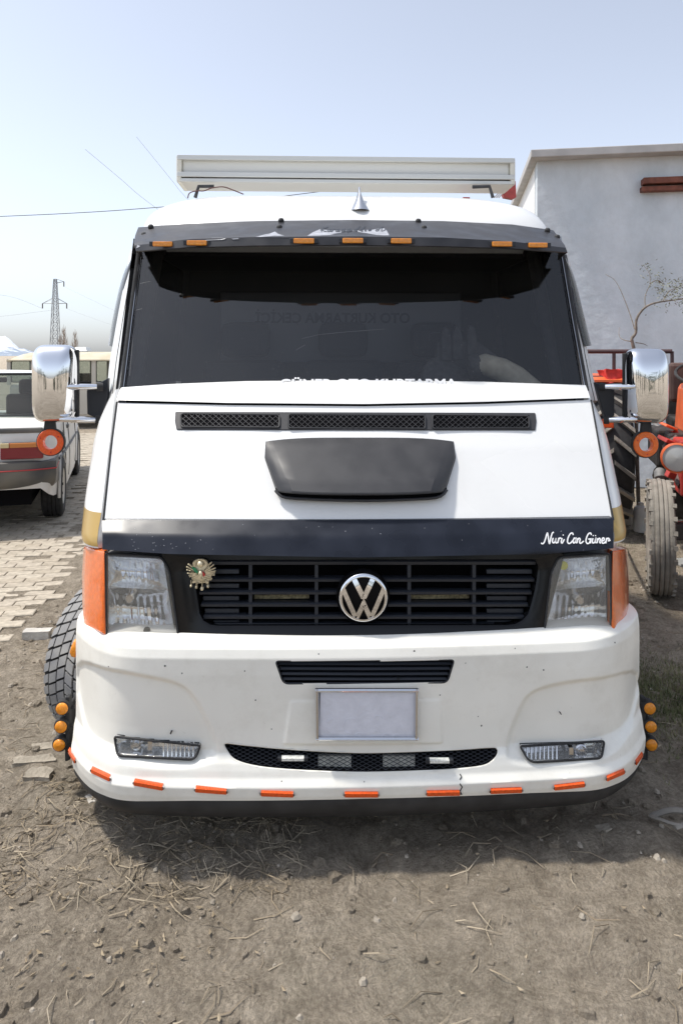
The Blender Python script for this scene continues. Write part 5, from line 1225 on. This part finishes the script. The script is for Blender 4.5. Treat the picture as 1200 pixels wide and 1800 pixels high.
for k in range(26):
    x, y, z = rt.uniform(-.46, -.16), rt.uniform(.1, 1.3), rt.uniform(.55, 1.02)
    if k % 3: TR(MB().tube([(x, y, z), (x + rt.uniform(-.08, .08), y + rt.uniform(-.2, .2), z + rt.uniform(-.12, .12)), (x + .1, y + rt.uniform(-.2, .2), z + rt.uniform(-.15, .05))], rt.uniform(.008, .022), 7), "engine_pipe", rt.choice(IRON), None, 60)
    else: TR(MB().lathe([(0.0001, -.05), (.03, -.05), (.045, -.03), (.045, .03), (.02, .045), (.02, .07), (.0001, .07)], Matrix.Translation((x, y, z)) @ Matrix.Rotation(rt.uniform(0, 3), 4, 'X'), 12), "engine_fitting", rt.choice(IRON), None, 40)
# red bundle on the mudguard and canister behind the front wheel
c = at(1076, 660, 4.30); o = chunk("cloth_bundle", c, (.20, .16, .12), mat("red_cloth", (.62, .05, .04), .8, var=.2, vscale=20), "crumpled red cloth bundle behind the tractor's rail", "bundle", 21, .2, .22); o.location.z = 1.46
c = gnd(1126, 934); M = Matrix.Translation((c.x, c.y, 0))
cn = MB().lathe([(0.0001, 0), (.065, 0), (.07, .02), (.07, .19), (.055, .23), (.025, .245), (.025, .27), (.0001, .27)], M, 24).build("canister", mat("white_plastic", (.72, .70, .66), .5, var=.08, vscale=12), None, smooth=40); tag(cn, "white plastic canister standing behind the tractor's front tyre", "canister")
# ================================================================ PARKED CAR ON THE LEFT
CA = math.radians(15); co = Vector((-3.95, 6.27, 0))
car = empty("parked_car", co, CA, "dusty white saloon car seen from behind, dark bumper with red line", "car"); car.scale = (1.06, 1.06, 1.06)
CARW = mat("dusty_car_white", (0.70, 0.70, 0.67), 0.35, coat=.25, col2=(0.78, 0.78, 0.76), vscale=3); CARD = mat("dirty_car_white", (0.62, 0.59, 0.53), 0.5, col2=(0.78, 0.77, 0.74), vscale=4)
CARG = mat("dark_grey_bumper", (0.07, 0.073, 0.077), 0.55, col2=(0.17, 0.16, 0.14), vscale=4)
def CP(mbb, name, m, parent=None, smooth=None, bevel=0.0): return mbb.build(name, m, parent or car, smooth, bevel)
cy = [-2.02, -1.98, -1.85, -1.3, -1.1, -0.5, 0.6, 0.9, 1.7, 1.95, 2.02]
top = [0.80, 0.93, 0.955, 0.965, 0.94, 0.90, 0.88, 0.87, 0.78, 0.68, 0.60]; bot = [0.40, 0.34, 0.30, 0.22, 0.2, 0.19, 0.19, 0.2, 0.24, 0.30, 0.36]; wid = [0.70, 0.76, 0.79, 0.805, 0.81, 0.815, 0.815, 0.81, 0.79, 0.75, 0.68]
def carrow(y):
    t, b, w = np.interp(y, cy, top), np.interp(y, cy, bot), np.interp(y, cy, wid); half = []
    for k in range(13):
        s = k / 12; z = b + (t - .035 - b) * s; x = w * (1 - .06 * max(0, .35 - s) - .035 * max(0, s - .55) / .45); half.append((x, z))
    half += [(w * .955, t - .012), (w * .90, t), (w * .5, t + .008), (0, t + .012)]
    return [Vector((-x, y, z)) for x, z in half] + [Vector((x, y, z)) for x, z in half[-2::-1]]
ys = np.arange(-2.02, 2.021, .03); rws = [carrow(y) for y in ys]; nr = len(rws[0]); vs = [p for r in rws for p in r]; fs = []
for i in range(len(rws) - 1):
    for j in range(nr - 1):
        c = (rws[i][j] + rws[i + 1][j + 1]) / 2
        if abs(c.x) > .6 and (math.hypot(c.y + 1.28, c.z - .30) < .335 or math.hypot(c.y - 1.22, c.z - .30) < .335): continue
        fs.append((i * nr + j, i * nr + j + 1, (i + 1) * nr + j + 1, (i + 1) * nr + j))
fs.append(tuple(range(nr)))
body = CP(MB().add(vs, fs), "body", CARD, None, 40)
CP(MB().box((0, 0, .36), (1.18, 3.7, .26)).box((0, -.1, .62), (1.45, 3.0, .1)), "underbody", DARK)
for yy in (-1.28, 1.22):
    for sx in (-1, 1):
        CP(MB().tube([Vector((sx * (.805 - .02 * max(0, (z_ - .5)) * 4), yy + .338 * math.cos(a), z_)) for a in np.linspace(-.2, math.pi + .2, 24) for z_ in (.30 + .338 * math.sin(a),)], .014, 6), "arch_lip", CARD, body, 60)
def carwheel(x, y):
    sx = 1 if x > 0 else -1; M = Matrix.Translation((x, y, .285)) @ Matrix.Rotation(math.radians(90 * sx), 4, 'Y'); R, hw = .285, .092
    t = CP(MB().lathe([(.17, -hw * .8), (.19, -hw), (.24, -hw * 1.05), (R * .96, -hw * .92), (R, -hw * .8), (R, -hw * .45), (R * .975, -hw * .42), (R * .975, -hw * .36), (R, -hw * .33), (R, -hw * .04), (R * .975, 0), (R, hw * .06), (R, hw * .36), (R * .975, hw * .4), (R, hw * .45), (R, hw * .8), (R * .96, hw * .92), (.24, hw * 1.05), (.19, hw), (.17, hw * .8)], M, 40), "wheel", RUBBER, None, 35)
    CP(MB().lathe([(0.0001, hw * .75), (.05, hw * .8), (.09, hw * .7), (.15, hw * .85), (.172, hw * .95), (.176, hw * .8)], M, 32), "hubcap", mat("hubcap_%d" % int(100 * x + y * 10), (.42, .42, .41), .4, metal=.5), t, 40)
    for k in range(8):
        a = k * math.pi / 4; CP(MB().lathe([(0.0001, .002), (.014, .002), (.014, -.01)], M @ Matrix.Translation((.12 * math.cos(a), .12 * math.sin(a), hw * .80)), 8), "slot", DARK, t)
for x, y in ((.73, -1.28), (-.73, -1.28), (.73, 1.22), (-.73, 1.22)): carwheel(x, y)
# greenhouse: roof, pillars, panes
RB, RF = -.86, .12                                       # roof rear and front
rr_ = [[Vector((x, y, 1.40 - .02 * (x / .6) ** 2 - .03 * max(0, abs(y + .37) - .40) / .1 * .3)) for x in np.linspace(-.585, .585, 11)] for y in np.linspace(RB, RF, 9)]
roofc = CP(MB().shell(rr_, (0, 0, -.035)), "roof", CARW, None, 40, .01)
pill = [((.735, -1.36, .955), (.575, RB, 1.375), .055), ((.765, -.42, .90), (.59, -.40, 1.375), .038), ((.745, .85, .885), (.575, RF, 1.375), .035)]
for sx in (-1, 1):
    for a, b, r in pill: CP(MB().tube([Vector((sx * a[0], a[1], a[2] - .03)), Vector((sx * b[0], b[1], b[2]))], r, 8, flat=.6), "pillar", CARW, roofc, 60)
    CP(MB().add([(sx * .745, -1.25, .95), (sx * .585, RB + .03, 1.37), (sx * .595, -.40, 1.37), (sx * .77, -.42, .91)], [(0, 1, 2, 3)]), "side_window", SIDEG)
    CP(MB().add([(sx * .77, -.42, .91), (sx * .595, -.40, 1.37), (sx * .58, RF - .02, 1.37), (sx * .75, .80, .89)], [(0, 1, 2, 3)]), "side_window", SIDEG)
rw_ = CP(MB().add([(-.70, -1.37, .965), (.70, -1.37, .965), (.555, RB - .01, 1.372), (-.555, RB - .01, 1.372)], [(0, 1, 2, 3)]), "rear_window", glass("car_rear_glass", (.62, .68, .66), 1.5, .02, dust=.05))
CP(MB().tube([(-.70, -1.378, .962), (.70, -1.378, .962), (.555, RB - .02, 1.372), (-.555, RB - .02, 1.372)], .012, 6, closed=True), "seal", RUBBER, rw_)
CP(MB().tube([(-.3, -1.385, .985), (.1, -1.37, 1.02), (.45, -1.36, 1.01)], .006, 5), "wiper", RUBBER, rw_)
CP(MB().add([(-.72, .84, .89), (.72, .84, .89), (.555, RF, 1.37), (-.555, RF, 1.37)], [(0, 1, 2, 3)]), "windscreen", MATS["car_rear_glass"])
CP(MB().box((0, -.75, .80), (1.3, .9, .25)).box((-.36, .1, .85), (.5, .12, .55)).box((.36, .1, .85), (.5, .12, .55)).box((-.36, .1, 1.2), (.24, .09, .18)).box((.36, .1, 1.2), (.24, .09, .18)), "seats", INTER, None, None, .04)
CP(MB().box((.0, .22, 1.28), (.20, .03, .06)), "rear_view_mirror", INTER, None, None, .012)
# boot, spoiler, lamps, bumper
CP(MB().box((0, -1.98, .905), (1.40, .05, .045)).box((.70, -1.97, .885), (.05, .05, .07)).box((-.70, -1.97, .885), (.05, .05, .07)), "boot_spoiler", CARG, None, None, .012)
CP(MB().tube([(-.66, -2.005, .80), (.66, -2.005, .80)], .004, 4).tube([(.66, -2.0, .80), (.66, -1.98, .90)], .004, 4), "boot_seam", RUBBER)
for sx in (-1, 1):
    tl = CP(MB().box((sx * .54, -2.03, .735), (.34, .06, .14)), "tail_light", mat("tail_red_%d" % sx, (.20, .012, .02), .25, coat=.4), None, None, .01)
    CP(MB().box((sx * .57, -2.04, .785), (.25, .06, .04)), "amber_segment", mat("tail_amber_%d" % sx, (.55, .20, .05), .3, coat=.3), tl, None, .006)
    CP(MB().box((sx * .405, -2.041, .785), (.07, .06, .04)), "clear_segment", mat("tail_clear_%d" % sx, (.62, .50, .28), .3, coat=.3), tl, None, .006)
CP(MB().box((0, -2.01, .70), (.56, .03, .12)), "number_plate", mat("old_plate", (.6, .6, .6), .5))
bl_ = [[Vector((x * s, -2.10 + .10 * abs(x / .8) ** 5 + dy, z)) for x in np.linspace(-.81, .81, 25)] for z, s, dy in ((.645, .985, .05), (.635, 1, .0), (.575, 1, -.005), (.51, 1.0, .0), (.45, .99, .03), (.40, .96, .08))]
bl_ = [[Vector((-.80, -1.62, r[0].z))] + r + [Vector((.80, -1.62, r[0].z))] for r in bl_]
bmp = CP(MB().shell(bl_, (0, .03, 0)), "rear_bumper", CARG, None, 45)
CP(MB().tube([p + Vector((0, -.004 if 0 < i < 26 else 0, .0)) for i, p in enumerate([Vector((q.x * 1.002, q.y, .572)) for q in bl_[2]])], .006, 5), "red_line", mat("red_trim", (.45, .05, .05), .5), bmp)
CP(MB().box((.62, -1.45, .62), (.36, .004, .02)), "filler_gap", DARK)
for sx in (-1, 1):
    CP(MB().tube([Vector((sx * (x_ + .006), y, z)) for y, z, x_ in ((-1.62, .60, .80), (-.95, .60, .812), (-.42, .60, .815), (.8, .60, .812))], .012, 6), "side_moulding", CARG, None, 50)
    for y0 in (-.98, -.42, .62): CP(MB().tube([Vector((sx * (float(np.interp(z, [.2, .5, .9], [.80, .818, .79])) + .001), y0 - (.10 * max(0, .55 - z) if y0 < -.9 else 0), z)) for z in np.linspace(.26, .89, 8)], .0045, 4), "door_seam", RUBBER)
    CP(MB().box((sx * .80, -.52, .80), (.03, .12, .035)).box((sx * .80, .18, .79), (.03, .12, .035)), "door_handle", CARG, None, None, .008)
CP(MB().box((.808, -1.20, .80), (.008, .045, .045)), "fuel_lock", CARG)
CP(MB().tube([(.60, .75, .93), (.70, .55, 1.25), (.74, .4, 1.62)], [.004, .003, .002], 5), "aerial", STEEL)
# ================================================================ CREAM VAN BEHIND IT
vb = at(110, 625, 14.0); van = empty("van", (vb.x, vb.y, 0), math.radians(4), "old cream-roofed van parked side-on behind the white saloon", "van")
VCR = mat("van_cream", (0.52, 0.45, 0.31), 0.6, col2=(0.62, 0.56, 0.43), vscale=4); VWH = mat("van_white", (0.50, 0.475, 0.42), 0.5, var=.06, vscale=3)
def VP(mbb, name, m, parent=None, smooth=None, bevel=0.0): return mbb.build(name, m, parent or van, smooth, bevel)
sc = F / (14.0 + D); L0, L1 = (20 - 110) / sc, 3.4
zw = lambda v: H - (v - V0) / sc
zr, zwt, zwb = zw(618), zw(634), zw(672)
vbd = VP(MB().box(((L0 + L1) / 2, .8, (zwb - .03 + .25) / 2), (L1 - L0, 1.6, zwb - .03 - .25)), "body", VWH, None, None, .08)
rr2 = [[Vector((x, y, zwt + .02 + (zr - zwt - .02) * (1 - abs((y - .8) / .84) ** 4) * (1 - abs((x - (L0 + L1) / 2) / ((L1 - L0) / 2 + .02)) ** 14))) for y in np.linspace(-.03, 1.63, 17)] for x in np.linspace(L0 - .03, L1 + .03, 40)]
VP(MB().shell(rr2, (0, 0, -.03)), "roof", VCR, None, 45)
xs_ = [20, 34, 58, 100, 134, 161, 198, 240, 262]
for k, u in enumerate((20, 60, 96, 131, 162, 203, 245, 290, 335)):
    VP(MB().box(((u - 110) / sc, .04, (zwt + zwb) / 2), (.085 if u != 162 else .10, .06, zwt - zwb + .1)), "pillar", VWH, vbd, None, .01)
    VP(MB().box(((u - 110) / sc, 1.56, (zwt + zwb) / 2), (.085, .06, zwt - zwb + .1)), "pillar", VWH, vbd, None, .01)
for a, b in ((24, 57), (63, 93), (99, 128), (135, 159), (166, 200), (207, 242), (249, 287)):
    w = VP(MB().prism([Vector((q[0], .035, q[1])) for q in roundpoly([((a - 110) / sc, zwt), ((b - 110) / sc, zwt), ((b - 110) / sc, zwb + .02), ((a - 110) / sc, zwb + .02)], .05)], (0, .01, 0)), "window", MATS["car_rear_glass"])
    VP(MB().tube([Vector((q[0], .03, q[1])) for q in roundpoly([((a - 110) / sc, zwt), ((b - 110) / sc, zwt), ((b - 110) / sc, zwb + .02), ((a - 110) / sc, zwb + .02)], .05)], .014, 5, closed=True), "seal", RUBBER, w)
VP(MB().box(((L0 + L1) / 2, .8, zwb - .1), (L1 - L0 - .3, 1.3, .1)).box((.3, .5, zwb + .05), (.4, .4, .3)).box((1.2, .5, zwb + .05), (.4, .4, .3)), "seats", INTER, None, None, .03)
VP(MB().box(((130 - 110) / sc, .7, zr + .06), (.34, .5, .10), None, .7), "roof_vent", ALU, None, None, .01)
for x in (L0 + .7, L1 - .7):
    for y in (.1, 1.5):
        M = Matrix.Translation((x, y, .3)) @ Matrix.Rotation(math.radians(90), 4, 'X')
        VP(MB().lathe([(0.0001, .07), (.16, .08), (.2, .1), (.29, .09), (.3, .05), (.3, -.05), (.29, -.09), (.2, -.1), (0.0001, -.07)], M, 24), "wheel", RUBBER, None, 40)
# ================================================================ FAR BACKGROUND
def far_pt(u, v, dist): return ray_pt(u, v, dist)
# lattice pylon
pd = 260.0; pb = far_pt(97, 625, pd); S_ = pd / F
pyl = empty("lattice_pylon", (pb.x, pb.y, 0), 0, "steel lattice power pylon far off on the left", "pylon")
PYM = mat("galvanised_steel", (0.30, 0.32, 0.34), 0.5, metal=.2)
def pz(v): return H + (V0 - v) * S_
def py_w(v): return float(np.interp(v, [492, 500, 540, 620, 640], [2.0, 2.6, 4.4, 7.2, 8.0])) * S_
mb = MB(); lev = [490, 500, 510, 520, 530, 541, 553, 566, 580, 595, 611, 628, 632.8]
for sx in (-1, 1):
    for sy in (-1, 1): mb.tube([Vector((sx * py_w(v), sy * py_w(v), pz(v))) for v in lev], .14, 4)
mb.build("legs", PYM, pyl)
mb = MB()
for a, b in zip(lev[:-1], lev[1:]):
    wa, wb_ = py_w(a), py_w(b)
    for sy in (-1, 1):
        mb.tube([(-wa, sy * wa, pz(a)), (wb_, sy * wb_, pz(b))], .08, 3); mb.tube([(wa, sy * wa, pz(a)), (-wb_, sy * wb_, pz(b))], .08, 3)
        mb.tube([(sy * wa, -wa, pz(a)), (sy * wb_, wb_, pz(b))], .08, 3); mb.tube([(-wa, sy * wa, pz(a)), (wa, sy * wa, pz(a))], .08, 3)
mb.build("bracing", PYM, pyl)
mb = MB()
for sx, u1, v1, vt, vb_ in ((-1, 75, 533, 524, 533), (1, 117, 533, 524, 533), (1, 112, 494.5, 490, 497)):
    e = Vector(((u1 - 97) * S_, 0, pz(v1)))
    for sy in (-1, 1):
        mb.tube([(sx * py_w(vt), sy * py_w(vt), pz(vt)), e], .09, 4); mb.tube([(sx * py_w(vb_), sy * py_w(vb_), pz(vb_)), e], .09, 4)
mb.build("cross_arms", PYM, pyl)
for u1, v1 in ((75, 533), (117, 533), (112, 494.5)):
    MB().tube([((u1 - 97) * S_, 0, pz(v1)), ((u1 - 97) * S_, 0, pz(v1 + 9))], .22, 6).build("insulator", mat("insulator_%d" % u1, (.12, .10, .09), .4), pyl)
# wires
WIRE = mat("cable_black", (.035, .035, .04), .6); WIRE2 = mat("cable_grey", (.36, .38, .40), .5)
def wire(name, pts, r, m, label, grp=None):
    P = [far_pt(u, v, d) for u, v, d in pts]; P = [Vector(q) for q in catmull([tuple(p) for p in P], 6)]
    o = MB().tube(P, r, 5).build(name, m, None, smooth=60); tag(o, label, "cable", grp); return o
wire("power_cable", [(-200, 389, 30), (0, 380, 30), (120, 374.5, 30), (250, 366, 30), (500, 344, 30), (900, 290, 30)], .016, WIRE, "thick dark cable crossing the sky left of the truck roof")
wire("power_cable", [(150, 262, 26), (212, 314, 26), (262, 356, 26), (420, 470, 26)], .007, WIRE2, "thin grey wire slanting down behind the left end of the roof")
wire("power_cable", [(240, 240, 26), (300, 314, 26), (330, 350, 26), (420, 440, 26)], .006, WIRE2, "thin grey wire slanting down beside the roof sign's left end")
for pts, lb in (([(-120, 528, 240), (0, 518, 250), (75, 542, 260)], "faint line meeting the pylon's left arm from the left edge"), ([(-120, 566, 240), (0, 556, 250), (97, 544, 260)], "lowest faint line reaching the pylon from the left edge"), ([(112, 503, 260), (200, 545, 220), (330, 600, 180)], "faint line running down right from the pylon's top arm"), ([(117, 542, 260), (200, 572, 220), (330, 612, 180)], "faint line running down right from the pylon's lower arm")):
    wire("power_line", pts, .035, WIRE2, lb, "power lines at the pylon")
# bare poplars
POP = mat("bare_twig", (.34, .28, .23), .9)
for (u, v0_, hpx, wpx, n_, lb) in ((112, 570, 60, 9, 120, "taller bare poplar just right of the pylon"), (132, 578, 52, 8, 90, "shorter bare poplar between the pylon and the truck"), (104, 590, 40, 6, 50, "small bare poplar close against the pylon's foot")):
    pdist = 190.0; s = pdist / F; b0 = far_pt(u, 625, pdist); zt = H + (V0 - v0_) * s
    t_ = empty("bare_poplar", (b0.x, b0.y, 0), 0, lb, "tree", "bare poplars by the pylon")
    MB().tube([(0, 0, 0), (0, 0, zt * .5), (0, 0, zt)], [.16, .11, .03], 6).build("trunk", POP, t_)
    mb = MB()
    for _ in range(n_):
        z0 = rg.uniform(.12, .85) * zt; a = rg.uniform(0, 6.28); L = (1 - z0 / zt) * wpx * s * 1.1 + .3; up = rg.uniform(1.3, 2.6) * L
        mb.tube([(0, 0, z0), (math.cos(a) * L * .6, math.sin(a) * L * .6, z0 + up * .45), (math.cos(a) * L * .8, math.sin(a) * L * .8, min(z0 + up, zt * 1.02))], [.045, .03, .012], 3, caps=False)
    mb.build("crown", POP, t_)
# snowy mountain
def mountain():
    m = bpy.data.materials.new("snowy_rock"); m.use_nodes = True; n = m.node_tree; b = n.nodes["Principled BSDF"]; b.inputs["Roughness"].default_value = .9
    tc = n.nodes.new("ShaderNodeTexCoord"); q = n.nodes.new("ShaderNodeTexNoise"); q.inputs["Scale"].default_value = .012; q.inputs["Detail"].default_value = 10; q.inputs["Roughness"].default_value = .7
    sp = n.nodes.new("ShaderNodeSeparateXYZ"); n.links.new(tc.outputs["Object"], sp.inputs[0]); n.links.new(tc.outputs["Object"], q.inputs["Vector"])
    ma = n.nodes.new("ShaderNodeMath"); ma.operation = 'MULTIPLY_ADD'; ma.inputs[1].default_value = .004; n.links.new(sp.outputs[2], ma.inputs[0]); n.links.new(q.outputs["Fac"], ma.inputs[2])
    r = n.nodes.new("ShaderNodeValToRGB"); r.color_ramp.elements[0].position = .62; r.color_ramp.elements[0].color = (.26, .31, .38, 1); r.color_ramp.elements[1].position = .80; r.color_ramp.elements[1].color = (.80, .83, .88, 1)
    n.links.new(ma.outputs[0], r.inputs[0]); n.links.new(r.outputs[0], b.inputs["Base Color"]); return m
md = 5200.0; s = md / F; rows = []
us_ = np.linspace(-260, 160, 90)
for k in range(16):
    t = k / 15; row = []
    for u in us_:
        crest = float(np.interp(u, [-260, -120, -40, 0, 18, 34, 55, 90, 160], [70, 110, 60, 34, 28, 16, 8, 5, 2])) * s
        hgt = crest * (1 - abs(2 * t - 1) ** 1.3) * (1 + .35 * mn.noise((u * .05, t * 4, 3))) + 12 * mn.noise((u * .15, t * 9, 1)) * (1 - abs(2 * t - 1))
        p = far_pt(u, 625, md + (t - .5) * 1400); row.append(Vector((p.x, p.y, max(-5, hgt - 2))))
    rows.append(row)
o = MB().grid(rows).build("mountain", mountain(), None, smooth=50); tag(o, kind="structure")

# belt of trees on the photographer's side of the yard (mirrored in the chrome)
mb = MB()
for k in range(26):
    x0 = -32 + k * 2.6 + rg.uniform(-.8, .8); y0 = -17 + rg.uniform(-2, 2); h = rg.uniform(2.6, 5.5) * (0.55 if 9 < k < 15 else 1.0); w = rg.uniform(.9, 1.6)
    mb.tube([(x0, y0, 0), (x0 + .1, y0, h * .6)], [.10, .05], 5)
    for _ in range(150):
        a, b_, c = rg.gauss(0, .45), rg.gauss(0, .45), rg.random(); p = Vector((x0 + a * w, y0 + b_ * w, h * (.25 + .75 * c))); s_ = rg.uniform(.10, .22)
        d1 = Vector((rg.uniform(-1, 1), rg.uniform(-1, 1), rg.uniform(-1, 1))).normalized() * s_; d2 = d1.cross(Vector((rg.uniform(-1, 1), rg.uniform(-1, 1), rg.uniform(-1, 1)))).normalized() * s_ * .7
        mb.add([p - d1, p - d2, p + d1, p + d2], [(0, 1, 2, 3)])
o = mb.build("treeline", mat("evergreen", (.035, .05, .025), .8, col2=(.075, .09, .045), vscale=2), None); tag(o, "belt of dark trees across the yard, mirrored in the chrome", "trees", kind="stuff")
